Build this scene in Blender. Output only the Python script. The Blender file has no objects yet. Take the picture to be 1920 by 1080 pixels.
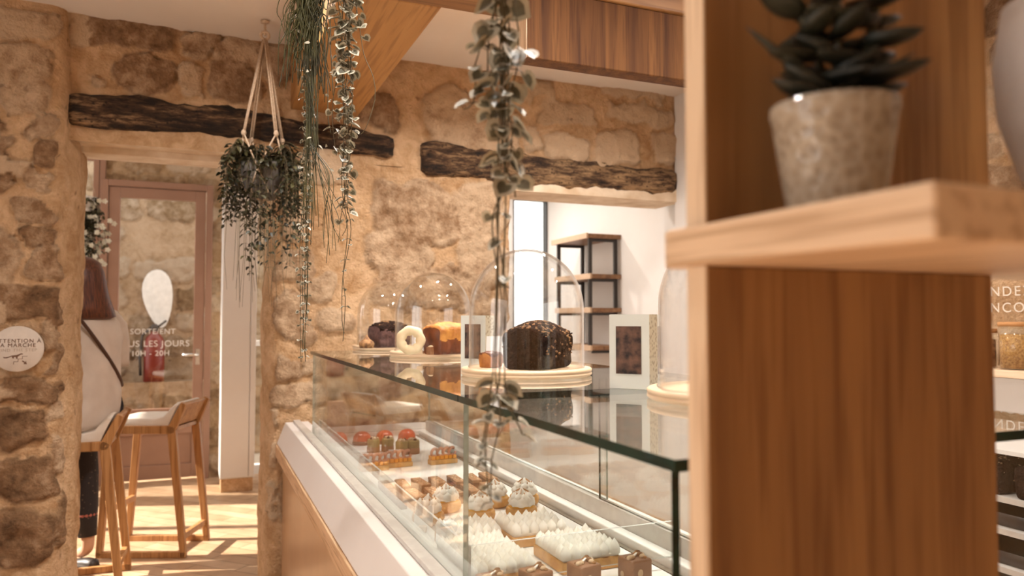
import bpy, math, random
import numpy as np
from mathutils import Vector, Matrix, Euler, noise as mnoise

rnd = random.Random(7)
SC = bpy.context.scene
COL = SC.collection
PI = math.pi
F_PX = 1400.0
CAM = Vector((0.0, 0.0, 1.40))
YAW = math.atan(583 / 1400.0)          # to the right of +Y
PITCH = math.atan(57 / 1400.0)         # upwards
FWD = Vector((math.sin(YAW) * math.cos(PITCH), math.cos(YAW) * math.cos(PITCH), math.sin(PITCH)))
RGT = Vector((math.cos(YAW), -math.sin(YAW), 0.0))
UPV = RGT.cross(FWD)


def at(px, py, X=None, Y=None, Z=None, D=None):
    """a point of the photograph's survey: the sight line through a pixel, met with a known plane of the room"""
    d = FWD + RGT * ((px - 960) / F_PX) + UPV * ((540 - py) / F_PX)
    if X is not None:
        t = (X - CAM.x) / d.x
    elif Y is not None:
        t = (Y - CAM.y) / d.y
    elif Z is not None:
        t = (Z - CAM.z) / d.z
    else:
        t = D
    return CAM + d * t


# ----------------------------------------------------------------------------------------- mesh builder
class MB:
    def __init__(s):
        s.v = []; s.f = []; s.m = []; s.sm = []

    def add(s, verts, faces, mi=0, smooth=False):
        o = len(s.v)
        s.v.extend([tuple(p) for p in verts])
        for f in faces:
            s.f.append(tuple(i + o for i in f)); s.m.append(mi); s.sm.append(smooth)

    def box(s, x0, x1, y0, y1, z0, z1, mi=0, mis=None, M=None):
        v = [Vector(p) for p in ((x0, y0, z0), (x1, y0, z0), (x1, y1, z0), (x0, y1, z0), (x0, y0, z1), (x1, y0, z1), (x1, y1, z1), (x0, y1, z1))]
        if M is not None:
            v = [M @ p for p in v]
        fs = [(0, 3, 2, 1), (4, 5, 6, 7), (0, 1, 5, 4), (1, 2, 6, 5), (2, 3, 7, 6), (3, 0, 4, 7)]
        for i, f in enumerate(fs):     # -z +z -y +x +y -x
            s.add([v[j] for j in f], [(0, 1, 2, 3)], mis[i] if mis else mi)

    def solid(s, x0, x1, y0, y1, z0, z1, mi=0, M=None):
        """a box whose corners are shared (for bevels)"""
        v = [Vector(p) for p in ((x0, y0, z0), (x1, y0, z0), (x1, y1, z0), (x0, y1, z0), (x0, y0, z1), (x1, y0, z1), (x1, y1, z1), (x0, y1, z1))]
        if M is not None:
            v = [M @ p for p in v]
        s.add(v, [(0, 3, 2, 1), (4, 5, 6, 7), (0, 1, 5, 4), (1, 2, 6, 5), (2, 3, 7, 6), (3, 0, 4, 7)], mi)

    def prism(s, poly, axis, a0, a1, mi=0):
        """polygon (list of 2d) extruded along axis 'x','y','z'"""
        n = len(poly)
        def mk(p, a):
            return (a, p[0], p[1]) if axis == 'x' else (p[0], a, p[1]) if axis == 'y' else (p[0], p[1], a)
        v = [mk(p, a0) for p in poly] + [mk(p, a1) for p in poly]
        f = [tuple(range(n))[::-1], tuple(range(n, 2 * n))] + [(i, (i + 1) % n, n + (i + 1) % n, n + i) for i in range(n)]
        s.add(v, f, mi)

    def lathe(s, prof, seg=32, c=(0, 0, 0), mi=0, smooth=True, close=False, wob=None):
        v = []; f = []
        n = len(prof)
        for k in range(seg):
            a = 2 * PI * k / seg
            for (r, z) in prof:
                w = 1 + (wob(a, z) if wob else 0)
                v.append((c[0] + r * w * math.cos(a), c[1] + r * w * math.sin(a), c[2] + z))
        for k in range(seg):
            k2 = (k + 1) % seg
            for i in range(n - 1):
                f.append((k * n + i, k2 * n + i, k2 * n + i + 1, k * n + i + 1))
        if close:
            f.append(tuple(k * n for k in range(seg))[::-1]); f.append(tuple(k * n + n - 1 for k in range(seg)))
        s.add(v, f, mi, smooth)

    def tube(s, pts, r, r1=None, sides=6, mi=0, smooth=True, cap=True):
        pts = [Vector(p) for p in pts]
        n = len(pts)
        r1 = r if r1 is None else r1
        v = []; f = []
        up = Vector((0.3, 0.9, 0.31)).normalized()
        for i, p in enumerate(pts):
            t = (pts[min(i + 1, n - 1)] - pts[max(i - 1, 0)])
            t = t.normalized() if t.length > 1e-9 else Vector((0, 0, 1))
            a = t.cross(up)
            if a.length < 1e-3:
                a = t.cross(Vector((1, 0, 0)))
            a.normalize(); b = t.cross(a)
            rr = r + (r1 - r) * i / max(1, n - 1)
            for k in range(sides):
                an = 2 * PI * k / sides
                v.append(p + a * (rr * math.cos(an)) + b * (rr * math.sin(an)))
        for i in range(n - 1):
            for k in range(sides):
                k2 = (k + 1) % sides
                f.append((i * sides + k, i * sides + k2, (i + 1) * sides + k2, (i + 1) * sides + k))
        if cap:
            f.append(tuple(range(sides))[::-1]); f.append(tuple((n - 1) * sides + k for k in range(sides)))
        s.add(v, f, mi, smooth)

    def loft(s, rings, mi=0, smooth=True, cap=True):
        """rings: list of lists of points with equal count"""
        n = len(rings[0]); v = [p for r in rings for p in r]; f = []
        for i in range(len(rings) - 1):
            for k in range(n):
                k2 = (k + 1) % n
                f.append((i * n + k, i * n + k2, (i + 1) * n + k2, (i + 1) * n + k))
        if cap:
            f.append(tuple(range(n))[::-1]); f.append(tuple((len(rings) - 1) * n + k for k in range(n)))
        s.add(v, f, mi, smooth)

    def blob(s, c, rx, ry, rz, mi=0, nu=14, nv=9, amp=0.0, freq=30.0, seed=0.0):
        v = []; f = []
        for i in range(nv + 1):
            th = PI * i / nv
            for k in range(nu):
                ph = 2 * PI * k / nu
                d = Vector((math.sin(th) * math.cos(ph), math.sin(th) * math.sin(ph), math.cos(th)))
                w = 1 + amp * mnoise.noise(d * freq * 0.1 + Vector((seed, seed * 1.7, 0)))
                v.append((c[0] + d.x * rx * w, c[1] + d.y * ry * w, c[2] + d.z * rz * w))
        for i in range(nv):
            for k in range(nu):
                k2 = (k + 1) % nu
                f.append((i * nu + k, (i + 1) * nu + k, (i + 1) * nu + k2, i * nu + k2))
        s.add(v, f, mi, True)

    def build(s, name, mats, parent=None, bevel=0.0, loc=None, rot=None, seg=2, subsurf=0):
        me = bpy.data.meshes.new(name)
        me.from_pydata(s.v, [], s.f)
        if not isinstance(mats, (list, tuple)):
            mats = [mats]
        for m in mats:
            me.materials.append(m)
        me.polygons.foreach_set('material_index', s.m)
        me.polygons.foreach_set('use_smooth', s.sm)
        me.update()
        o = bpy.data.objects.new(name, me)
        COL.objects.link(o)
        if parent is not None:
            o.parent = parent
        if loc is not None:
            o.location = loc
        if rot is not None:
            o.rotation_euler = rot
        if bevel > 0:
            b = o.modifiers.new('bevel', 'BEVEL'); b.width = bevel; b.segments = seg; b.limit_method = 'ANGLE'; b.angle_limit = math.radians(40)
        if subsurf:
            b = o.modifiers.new('subsurf', 'SUBSURF'); b.levels = subsurf; b.render_levels = subsurf
        return o


def thing(name, label, cat, loc=(0, 0, 0), rz=0.0, group=None):
    o = bpy.data.objects.new(name, None)
    COL.objects.link(o)
    o.location = loc; o.rotation_euler = (0, 0, rz); o.empty_display_size = 0.05
    return tag(o, label, cat, group)


def tag(o, label, cat, group=None, kind=None):
    o['label'] = label; o['category'] = cat
    if group:
        o['group'] = group
    if kind:
        o['kind'] = kind
    return o


def struct(o, label=None):
    o['kind'] = 'structure'
    if label:
        o['label'] = label
    return o


def dup(root, loc, rz, label, group=None, sc=None):
    r = root.copy(); COL.objects.link(r)
    r.location = loc; r.rotation_euler = (0, 0, rz); r['label'] = label
    if group:
        r['group'] = group
    if sc:
        r.scale = (sc, sc, sc)
    for ch in list(root.children):
        c = ch.copy(); COL.objects.link(c); c.parent = r
        for g in list(ch.children):
            d = g.copy(); COL.objects.link(d); d.parent = c
    return r


def text(name, body, size, m, parent, loc, rot, align='CENTER', ext=0.0006, spacing=1.0):
    cu = bpy.data.curves.new(name, 'FONT')
    cu.body = body; cu.size = size; cu.extrude = ext; cu.align_x = align; cu.align_y = 'CENTER'
    cu.space_character = spacing
    cu.materials.append(m)
    tmp = bpy.data.objects.new(name + '_curve', cu); COL.objects.link(tmp)
    dg = bpy.context.evaluated_depsgraph_get()
    me = bpy.data.meshes.new_from_object(tmp.evaluated_get(dg))
    bpy.data.objects.remove(tmp); bpy.data.curves.remove(cu)
    me.name = name
    if not me.materials:
        me.materials.append(m)
    o = bpy.data.objects.new(name, me); COL.objects.link(o)
    o.parent = parent; o.location = loc; o.rotation_euler = rot
    return o


# ----------------------------------------------------------------------------------------- materials
def new_mat(name):
    m = bpy.data.materials.new(name); m.use_nodes = True
    nt = m.node_tree
    for n in list(nt.nodes):
        nt.nodes.remove(n)
    out = nt.nodes.new('ShaderNodeOutputMaterial')
    return m, nt, out


def N(nt, t, **kw):
    n = nt.nodes.new(t)
    for k, v in kw.items():
        if k.startswith('i_'):
            key = k[2:]
            key = int(key) if key.isdigit() else key.replace('_', ' ')
            n.inputs[key].default_value = v
        else:
            setattr(n, k, v)
    return n


def L(nt, a, ao, b, bi):
    nt.links.new(a.outputs[ao], b.inputs[bi])


def ramp(nt, stops):
    r = nt.nodes.new('ShaderNodeValToRGB')
    e = r.color_ramp.elements
    while len(e) < len(stops):
        e.new(0.5)
    for el, (p, c) in zip(e, stops):
        el.position = p; el.color = (*c, 1) if len(c) == 3 else c
    return r


def plain(name, c, rough=0.5, c2=None, scale=20.0, bump=0.0, bscale=None, metal=0.0, spec=0.5, stretch=(1, 1, 1), sss=0.0, coat=0.0, detail=4.0, sheen=0.0, lo=0.35, hi=0.65):
    m, nt, out = new_mat(name)
    p = N(nt, 'ShaderNodeBsdfPrincipled')
    p.inputs['Base Color'].default_value = (*c, 1)
    p.inputs['Roughness'].default_value = rough
    p.inputs['Metallic'].default_value = metal
    p.inputs['Specular IOR Level'].default_value = spec
    if coat:
        p.inputs['Coat Weight'].default_value = coat
        p.inputs['Coat Roughness'].default_value = 0.15
    if sheen:
        p.inputs['Sheen Weight'].default_value = sheen
    tc = N(nt, 'ShaderNodeTexCoord'); mp = N(nt, 'ShaderNodeMapping')
    mp.inputs['Scale'].default_value = stretch
    L(nt, tc, 'Object', mp, 'Vector')
    no = N(nt, 'ShaderNodeTexNoise'); no.inputs['Scale'].default_value = scale; no.inputs['Detail'].default_value = detail
    L(nt, mp, 'Vector', no, 'Vector')
    c2 = c2 or tuple(x * 0.88 for x in c)
    r = ramp(nt, [(lo, c2), (hi, c)])
    L(nt, no, 'Fac', r, 'Fac'); L(nt, r, 'Color', p, 'Base Color')
    if bump:
        nb = no
        if bscale:
            nb = N(nt, 'ShaderNodeTexNoise'); nb.inputs['Scale'].default_value = bscale; nb.inputs['Detail'].default_value = 5
            L(nt, mp, 'Vector', nb, 'Vector')
        b = N(nt, 'ShaderNodeBump'); b.inputs['Strength'].default_value = bump; b.inputs['Distance'].default_value = 0.01
        L(nt, nb, 'Fac', b, 'Height'); L(nt, b, 'Normal', p, 'Normal')
    L(nt, p, 'BSDF', out, 'Surface')
    return m


def wood(name, dark, mid, light, axis='z', rough=0.5, scale=1.0, bump=0.08, coat=0.0):
    """oak: noise stretched along the grain plus fine pores"""
    m, nt, out = new_mat(name)
    p = N(nt, 'ShaderNodeBsdfPrincipled'); p.inputs['Roughness'].default_value = rough
    if coat:
        p.inputs['Coat Weight'].default_value = coat; p.inputs['Coat Roughness'].default_value = 0.25
    tc = N(nt, 'ShaderNodeTexCoord'); mp = N(nt, 'ShaderNodeMapping')
    k = {'x': (0.6, 14, 14), 'y': (14, 0.6, 14), 'z': (14, 14, 0.6)}[axis]
    mp.inputs['Scale'].default_value = tuple(a * scale for a in k)
    L(nt, tc, 'Object', mp, 'Vector')
    n1 = N(nt, 'ShaderNodeTexNoise'); n1.inputs['Scale'].default_value = 1.6; n1.inputs['Detail'].default_value = 5; n1.inputs['Distortion'].default_value = 0.6
    L(nt, mp, 'Vector', n1, 'Vector')
    r = ramp(nt, [(0.3, dark), (0.52, mid), (0.72, light)])
    L(nt, n1, 'Fac', r, 'Fac')
    n2 = N(nt, 'ShaderNodeTexNoise'); n2.inputs['Scale'].default_value = 9; n2.inputs['Detail'].default_value = 3
    L(nt, mp, 'Vector', n2, 'Vector')
    r2 = ramp(nt, [(0.36, (0.72, 0.66, 0.6)), (0.5, (1, 1, 1))])
    L(nt, n2, 'Fac', r2, 'Fac')
    mx = N(nt, 'ShaderNodeMix', data_type='RGBA', blend_type='MULTIPLY'); mx.inputs[0].default_value = 1
    L(nt, r, 'Color', mx, 6); L(nt, r2, 'Color', mx, 7)
    L(nt, mx, 2, p, 'Base Color')
    b = N(nt, 'ShaderNodeBump'); b.inputs['Strength'].default_value = bump; b.inputs['Distance'].default_value = 0.004
    L(nt, n2, 'Fac', b, 'Height'); L(nt, b, 'Normal', p, 'Normal')
    L(nt, p, 'BSDF', out, 'Surface')
    return m


def thin_glass(name, tint=(0.97, 0.985, 0.975), f0=0.04, rough=0.0, gl=(1, 1, 1)):
    m, nt, out = new_mat(name)
    lw = N(nt, 'ShaderNodeLayerWeight'); lw.inputs['Blend'].default_value = 0.5
    pw = N(nt, 'ShaderNodeMath', operation='POWER'); pw.inputs[1].default_value = 5
    ma = N(nt, 'ShaderNodeMath', operation='MULTIPLY_ADD'); ma.inputs[1].default_value = 1 - f0; ma.inputs[2].default_value = f0
    L(nt, lw, 'Facing', pw, 0); L(nt, pw, 0, ma, 0)
    tr = N(nt, 'ShaderNodeBsdfTransparent'); tr.inputs['Color'].default_value = (*tint, 1)
    gs = N(nt, 'ShaderNodeBsdfGlossy'); gs.inputs['Roughness'].default_value = rough; gs.inputs['Color'].default_value = (*gl, 1)
    mx = N(nt, 'ShaderNodeMixShader')
    L(nt, ma, 0, mx, 'Fac'); L(nt, tr, 'BSDF', mx, 1); L(nt, gs, 'BSDF', mx, 2)
    L(nt, mx, 'Shader', out, 'Surface')
    return m


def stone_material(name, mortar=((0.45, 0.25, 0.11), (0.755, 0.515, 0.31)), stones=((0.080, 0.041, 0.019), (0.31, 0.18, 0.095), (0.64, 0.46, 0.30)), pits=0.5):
    m, nt, out = new_mat(name)
    p = N(nt, 'ShaderNodeBsdfPrincipled'); p.inputs['Roughness'].default_value = 0.92; p.inputs['Specular IOR Level'].default_value = 0.2
    tc = N(nt, 'ShaderNodeTexCoord')
    at_ = N(nt, 'ShaderNodeAttribute'); at_.attribute_name = 'stone'
    tn = N(nt, 'ShaderNodeAttribute'); tn.attribute_name = 'tone'
    n1 = N(nt, 'ShaderNodeTexNoise'); n1.inputs['Scale'].default_value = 3.2; n1.inputs['Detail'].default_value = 6; n1.inputs['Roughness'].default_value = 0.6
    n2 = N(nt, 'ShaderNodeTexNoise'); n2.inputs['Scale'].default_value = 22; n2.inputs['Detail'].default_value = 8; n2.inputs['Roughness'].default_value = 0.7
    n3 = N(nt, 'ShaderNodeTexNoise'); n3.inputs['Scale'].default_value = 85; n3.inputs['Detail'].default_value = 4
    for n in (n1, n2, n3):
        L(nt, tc, 'Object', n, 'Vector')
    rm = ramp(nt, [(0.36, mortar[0]), (0.58, mortar[1])])
    n5 = N(nt, 'ShaderNodeTexNoise'); n5.inputs['Scale'].default_value = 11; n5.inputs['Detail'].default_value = 7; n5.inputs['Roughness'].default_value = 0.68; n5.inputs['Distortion'].default_value = 0.8
    L(nt, tc, 'Object', n5, 'Vector')
    mm = N(nt, 'ShaderNodeMix', data_type='FLOAT'); mm.inputs[0].default_value = 0.5; L(nt, n1, 'Fac', mm, 2); L(nt, n5, 'Fac', mm, 3)
    L(nt, mm, 0, rm, 'Fac')
    n4 = N(nt, 'ShaderNodeTexNoise'); n4.inputs['Scale'].default_value = 8.5; n4.inputs['Detail'].default_value = 5; n4.inputs['Roughness'].default_value = 0.65
    L(nt, tc, 'Object', n4, 'Vector')
    a0 = N(nt, 'ShaderNodeMath', operation='MULTIPLY_ADD'); a0.inputs[1].default_value = 0.75; L(nt, n4, 'Fac', a0, 0); L(nt, tn, 'Fac', a0, 2)
    ad = N(nt, 'ShaderNodeMath', operation='MULTIPLY_ADD'); ad.inputs[1].default_value = 0.5; L(nt, n2, 'Fac', ad, 0); L(nt, a0, 0, ad, 2)
    rs = ramp(nt, [(0.50, stones[0]), (0.76, stones[1]), (1.0, stones[2])])
    L(nt, ad, 0, rs, 'Fac')
    # ragged joint between stone and mortar
    am = N(nt, 'ShaderNodeMath', operation='MULTIPLY_ADD'); am.inputs[1].default_value = 1.5; am.inputs[2].default_value = -0.75; L(nt, n4, 'Fac', am, 0)
    ms = N(nt, 'ShaderNodeMath', operation='ADD'); L(nt, at_, 'Fac', ms, 0); L(nt, am, 0, ms, 1)
    rr = ramp(nt, [(0.22, (0, 0, 0)), (0.75, (1, 1, 1))]); L(nt, ms, 0, rr, 'Fac')
    mx = N(nt, 'ShaderNodeMix', data_type='RGBA'); L(nt, rr, 'Color', mx, 0); L(nt, rm, 'Color', mx, 6); L(nt, rs, 'Color', mx, 7)
    # dark pits and stains with a shape of their own
    vo = N(nt, 'ShaderNodeTexNoise'); vo.inputs['Scale'].default_value = 15; vo.inputs['Detail'].default_value = 2; L(nt, tc, 'Object', vo, 'Vector')
    rp = ramp(nt, [(0.24, (0.25, 0.17, 0.11)), (0.31, (1, 1, 1))]); L(nt, vo, 'Fac', rp, 'Fac')
    m2 = N(nt, 'ShaderNodeMix', data_type='RGBA', blend_type='MULTIPLY'); m2.inputs[0].default_value = pits; L(nt, mx, 2, m2, 6); L(nt, rp, 'Color', m2, 7)
    L(nt, m2, 2, p, 'Base Color')
    hb = N(nt, 'ShaderNodeMath', operation='MULTIPLY_ADD'); hb.inputs[1].default_value = 0.4; L(nt, n3, 'Fac', hb, 0); L(nt, n2, 'Fac', hb, 2)
    b = N(nt, 'ShaderNodeBump'); b.inputs['Strength'].default_value = 0.9; b.inputs['Distance'].default_value = 0.028
    L(nt, hb, 0, b, 'Height'); L(nt, b, 'Normal', p, 'Normal')
    L(nt, p, 'BSDF', out, 'Surface')
    return m


def old_beam_material(name):
    m, nt, out = new_mat(name)
    p = N(nt, 'ShaderNodeBsdfPrincipled'); p.inputs['Roughness'].default_value = 0.85
    tc = N(nt, 'ShaderNodeTexCoord'); mp = N(nt, 'ShaderNodeMapping'); mp.inputs['Scale'].default_value = (2.2, 8, 11)
    L(nt, tc, 'Object', mp, 'Vector')
    n1 = N(nt, 'ShaderNodeTexNoise'); n1.inputs['Scale'].default_value = 2.6; n1.inputs['Detail'].default_value = 8; n1.inputs['Roughness'].default_value = 0.72
    L(nt, mp, 'Vector', n1, 'Vector')
    sx = N(nt, 'ShaderNodeSeparateXYZ'); L(nt, tc, 'Object', sx, 'Vector')
    mr = N(nt, 'ShaderNodeMapRange'); mr.inputs[1].default_value = 0.8; mr.inputs[2].default_value = 1.8; mr.inputs[3].default_value = 0.0; mr.inputs[4].default_value = 0.09
    L(nt, sx, 'X', mr, 0)
    ad = N(nt, 'ShaderNodeMath', operation='ADD'); L(nt, n1, 'Fac', ad, 0); L(nt, mr, 0, ad, 1)
    r = ramp(nt, [(0.42, (0.012, 0.006, 0.003)), (0.54, (0.075, 0.036, 0.015)), (0.70, (0.44, 0.27, 0.135))])
    L(nt, ad, 0, r, 'Fac')
    v = N(nt, 'ShaderNodeTexVoronoi'); v.inputs['Scale'].default_value = 34
    L(nt, tc, 'Object', v, 'Vector')
    rv = ramp(nt, [(0.12, (0.08, 0.05, 0.03)), (0.26, (1, 1, 1))]); L(nt, v, 'Distance', rv, 'Fac')
    mx = N(nt, 'ShaderNodeMix', data_type='RGBA', blend_type='MULTIPLY'); mx.inputs[0].default_value = 0.85
    L(nt, r, 'Color', mx, 6); L(nt, rv, 'Color', mx, 7); L(nt, mx, 2, p, 'Base Color')
    b = N(nt, 'ShaderNodeBump'); b.inputs['Strength'].default_value = 0.8; b.inputs['Distance'].default_value = 0.02
    b.inputs['Distance'].default_value = 0.04
    L(nt, n1, 'Fac', b, 'Height'); L(nt, b, 'Normal', p, 'Normal'); L(nt, p, 'BSDF', out, 'Surface')
    return m


def floor_material(name):
    m, nt, out = new_mat(name)
    p = N(nt, 'ShaderNodeBsdfPrincipled'); p.inputs['Roughness'].default_value = 0.38
    tc = N(nt, 'ShaderNodeTexCoord'); mp = N(nt, 'ShaderNodeMapping'); mp.inputs['Rotation'].default_value = (0, 0, math.radians(45))
    L(nt, tc, 'Object', mp, 'Vector')
    br = N(nt, 'ShaderNodeTexBrick'); br.inputs['Scale'].default_value = 1.0
    br.inputs['Brick Width'].default_value = 0.55; br.inputs['Row Height'].default_value = 0.11; br.inputs['Mortar Size'].default_value = 0.0022
    br.inputs['Color1'].default_value = (0.60, 0.42, 0.27, 1); br.inputs['Color2'].default_value = (0.50, 0.32, 0.19, 1); br.inputs['Mortar'].default_value = (0.16, 0.09, 0.045, 1)
    L(nt, mp, 'Vector', br, 'Vector')
    no = N(nt, 'ShaderNodeTexNoise'); no.inputs['Scale'].default_value = 7; no.inputs['Detail'].default_value = 6; L(nt, mp, 'Vector', no, 'Vector')
    r = ramp(nt, [(0.3, (0.75, 0.7, 0.66)), (0.65, (1, 1, 1))]); L(nt, no, 'Fac', r, 'Fac')
    mx = N(nt, 'ShaderNodeMix', data_type='RGBA', blend_type='MULTIPLY'); mx.inputs[0].default_value = 1
    L(nt, br, 'Color', mx, 6); L(nt, r, 'Color', mx, 7); L(nt, mx, 2, p, 'Base Color')
    L(nt, p, 'BSDF', out, 'Surface')
    return m


def dotted_material(name, base, dot, scale=40.0, edge=(0.28, 0.36), rough=0.7, bump=0.0):
    m, nt, out = new_mat(name)
    p = N(nt, 'ShaderNodeBsdfPrincipled'); p.inputs['Roughness'].default_value = rough
    tc = N(nt, 'ShaderNodeTexCoord'); v = N(nt, 'ShaderNodeTexVoronoi'); v.inputs['Scale'].default_value = scale
    L(nt, tc, 'Object', v, 'Vector')
    r = ramp(nt, [(edge[0], dot), (edge[1], base)]); L(nt, v, 'Distance', r, 'Fac'); L(nt, r, 'Color', p, 'Base Color')
    if bump:
        b = N(nt, 'ShaderNodeBump'); b.inputs['Strength'].default_value = bump; b.inputs['Distance'].default_value = 0.004
        L(nt, v, 'Distance', b, 'Height'); L(nt, b, 'Normal', p, 'Normal')
    L(nt, p, 'BSDF', out, 'Surface')
    return m


def emit(name, c, s):
    m, nt, out = new_mat(name)
    e = N(nt, 'ShaderNodeEmission'); e.inputs['Color'].default_value = (*c, 1); e.inputs['Strength'].default_value = s
    L(nt, e, 'Emission', out, 'Surface')
    return m


M = {}
M['stone'] = stone_material('limestone_rubble')
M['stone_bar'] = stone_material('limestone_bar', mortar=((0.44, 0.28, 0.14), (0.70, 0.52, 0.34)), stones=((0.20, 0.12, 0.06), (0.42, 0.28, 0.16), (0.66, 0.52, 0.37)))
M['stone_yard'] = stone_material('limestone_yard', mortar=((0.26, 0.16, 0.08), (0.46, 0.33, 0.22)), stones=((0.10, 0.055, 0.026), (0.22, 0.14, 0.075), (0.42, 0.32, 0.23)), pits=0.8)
M['plaster'] = plain('lime_plaster', (0.80, 0.66, 0.50), 0.9, (0.62, 0.46, 0.30), 8, bump=0.3, bscale=40)
M['white_wall'] = plain('white_paint', (0.83, 0.80, 0.77), 0.85, (0.80, 0.77, 0.735), 3)
M['ceiling'] = plain('ceiling_paint', (0.80, 0.72, 0.64), 0.9, (0.77, 0.69, 0.61), 3)
M['old_beam'] = old_beam_material('weathered_beam')
M['oak'] = wood('oak_upright', (0.225, 0.105, 0.034), (0.345, 0.178, 0.064), (0.43, 0.24, 0.095), 'z', scale=.8)
M['oak_x'] = wood('oak_shelf', (0.44, 0.245, 0.105), (0.57, 0.34, 0.165), (0.68, 0.45, 0.25), 'x')
M['oak_shelf_y'] = wood('oak_shelf_thick', (0.72, 0.51, 0.33), (0.74, 0.54, 0.355), (0.76, 0.57, 0.385), 'y', scale=.8, bump=.03)
M['oak_lit_edge'] = wood('oak_painted_lit_edge', (0.68, 0.49, 0.32), (0.74, 0.56, 0.38), (0.78, 0.61, 0.43), 'z', bump=.03)  # oak made paler so that its colour carries the light on lit edges
M['oak_beam'] = wood('oak_beam', (0.38, 0.175, 0.05), (0.46, 0.225, 0.07), (0.52, 0.27, 0.095), 'y', scale=0.5)
M['oak_cross'] = wood('oak_cross_beam', (0.22, 0.095, 0.03), (0.32, 0.15, 0.052), (0.42, 0.215, 0.08), 'x', scale=0.5)
M['oak_board'] = wood('oak_board_dark', (0.085, 0.029, 0.006), (0.145, 0.056, 0.013), (0.20, 0.084, 0.022), 'z', rough=.8)
M['oak_stool'] = wood('oak_stool', (0.34, 0.155, 0.05), (0.46, 0.23, 0.085), (0.57, 0.31, 0.13), 'z', rough=0.42)
M['birch'] = plain('birch_board', (0.76, 0.58, 0.40), 0.5, (0.68, 0.49, 0.31), 5, stretch=(1, 1, 14))
M['floor'] = floor_material('oak_floor')
M['glass'] = thin_glass('clear_glass', f0=0.06)
M['glass_top'] = thin_glass('counter_glass', tint=(0.95, 0.975, 0.96))
M['dome_glass'] = thin_glass('dome_glass', tint=(0.985, 0.985, 0.98), f0=0.055)
M['door_glass'] = thin_glass('door_glass', tint=(0.93, 0.93, 0.92))
M['edge'] = plain('green_glass_edge', (0.008, 0.045, 0.036), 0.12, (0.004, 0.02, 0.018), 30, spec=0.6)
M['edge_pale'] = plain('pale_glass_edge', (0.42, 0.47, 0.41), 0.15, (0.30, 0.36, 0.31), 30)
M['acrylic_edge'] = plain('acrylic_edge', (0.75, 0.77, 0.75), 0.2)
M['white_metal'] = plain('white_lacquer', (0.80, 0.765, 0.735), 0.35, (0.78, 0.74, 0.71), 5, spec=0.5)
M['white_tray'] = plain('white_tray', (0.86, 0.84, 0.82), 0.3, (0.83, 0.81, 0.79), 5)
M['steel'] = plain('brushed_rail', (0.62, 0.58, 0.53), 0.35, (0.55, 0.50, 0.46), 30)
M['dark_groove'] = plain('rail_groove', (0.20, 0.16, 0.12), 0.6)
M['front_panel'] = plain('glossy_front_panel', (0.52, 0.30, 0.15), 0.28, (0.46, 0.255, 0.12), 4, spec=0.5)
M['oak_band'] = wood('oak_band', (0.55, 0.33, 0.17), (0.66, 0.43, 0.25), (0.74, 0.52, 0.33), 'y')
M['sign'] = plain('sign_white', (0.66, 0.59, 0.52), 0.5)
M['sign_ink'] = plain('sign_ink', (0.16, 0.085, 0.05), 0.6)
M['sign_faint'] = plain('sign_faint_ink', (0.52, 0.44, 0.37), 0.6)
M['letters'] = plain('painted_letters', (0.80, 0.70, 0.58), 0.6)
M['vinyl'] = plain('white_vinyl', (0.86, 0.82, 0.78), 0.5)
M['rose_metal'] = plain('rose_brown_metal', (0.33, 0.185, 0.125), 0.45, (0.30, 0.165, 0.11), 6)
M['black_metal'] = plain('black_metal', (0.03, 0.022, 0.018), 0.45)
M['chrome'] = plain('chrome', (0.85, 0.83, 0.80), 0.2, metal=0.9)
M['cushion'] = plain('cream_leather', (0.80, 0.73, 0.65), 0.5, (0.76, 0.68, 0.59), 20)
M['rope'] = plain('macrame_cotton', (0.66, 0.52, 0.38), 0.9, (0.52, 0.38, 0.26), 120, bump=0.4)
M['grey_pot'] = plain('grey_pot', (0.13, 0.115, 0.10), 0.6)
M['leaf_dark'] = plain('dark_leaf', (0.026, 0.027, 0.009), 0.42, (0.012, 0.012, 0.005), 12)
M['leaf_mid'] = plain('mid_leaf', (0.085, 0.075, 0.026), 0.5, (0.04, 0.036, 0.014), 12)
M['leaf_grey'] = plain('grey_heart_leaf', (0.16, 0.155, 0.105), 0.5, (0.085, 0.08, 0.052), 40)
M['leaf_pale'] = plain('pale_leaf_margin', (0.47, 0.44, 0.34), 0.55, (0.37, 0.34, 0.26), 30)
M['stem'] = plain('plant_stem', (0.11, 0.085, 0.04), 0.6)
M['reed'] = plain('reed_stem', (0.075, 0.072, 0.022), 0.5, (0.038, 0.034, 0.013), 9)
M['flower'] = plain('white_blossom', (0.80, 0.78, 0.66), 0.6)
M['speckle_pot'] = dotted_material('hammered_glaze_pot', (0.42, 0.36, 0.28), (0.30, 0.24, 0.175), 110, (0.15, 0.6), 0.18, 0.5)
M['white_pot'] = plain('white_stoneware', (0.93, 0.92, 0.91), 0.6, (0.87, 0.86, 0.85), 14, bump=0.2, bscale=60)
M['soil'] = plain('potting_soil', (0.03, 0.02, 0.014), 0.95, bump=0.6, scale=80)
M['jade'] = plain('succulent_leaf', (0.022, 0.024, 0.013), 0.5, (0.011, 0.012, 0.007), 14)
M['choc'] = plain('chocolate_crumb', (0.030, 0.012, 0.006), 0.85, (0.010, 0.004, 0.002), 90, spec=.15, bump=1.0, bscale=120)
M['crumb'] = plain('toasted_crumb', (0.40, 0.21, 0.085), 0.8, (0.12, 0.05, 0.02), 60)
M['gold_cake'] = plain('golden_cake', (0.62, 0.27, 0.055), 0.6, (0.42, 0.15, 0.03), 30, bump=0.4, bscale=90)
M['caramel'] = plain('dark_caramel_side', (0.20, 0.055, 0.016), 0.45, (0.11, 0.03, 0.01), 30)
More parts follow.
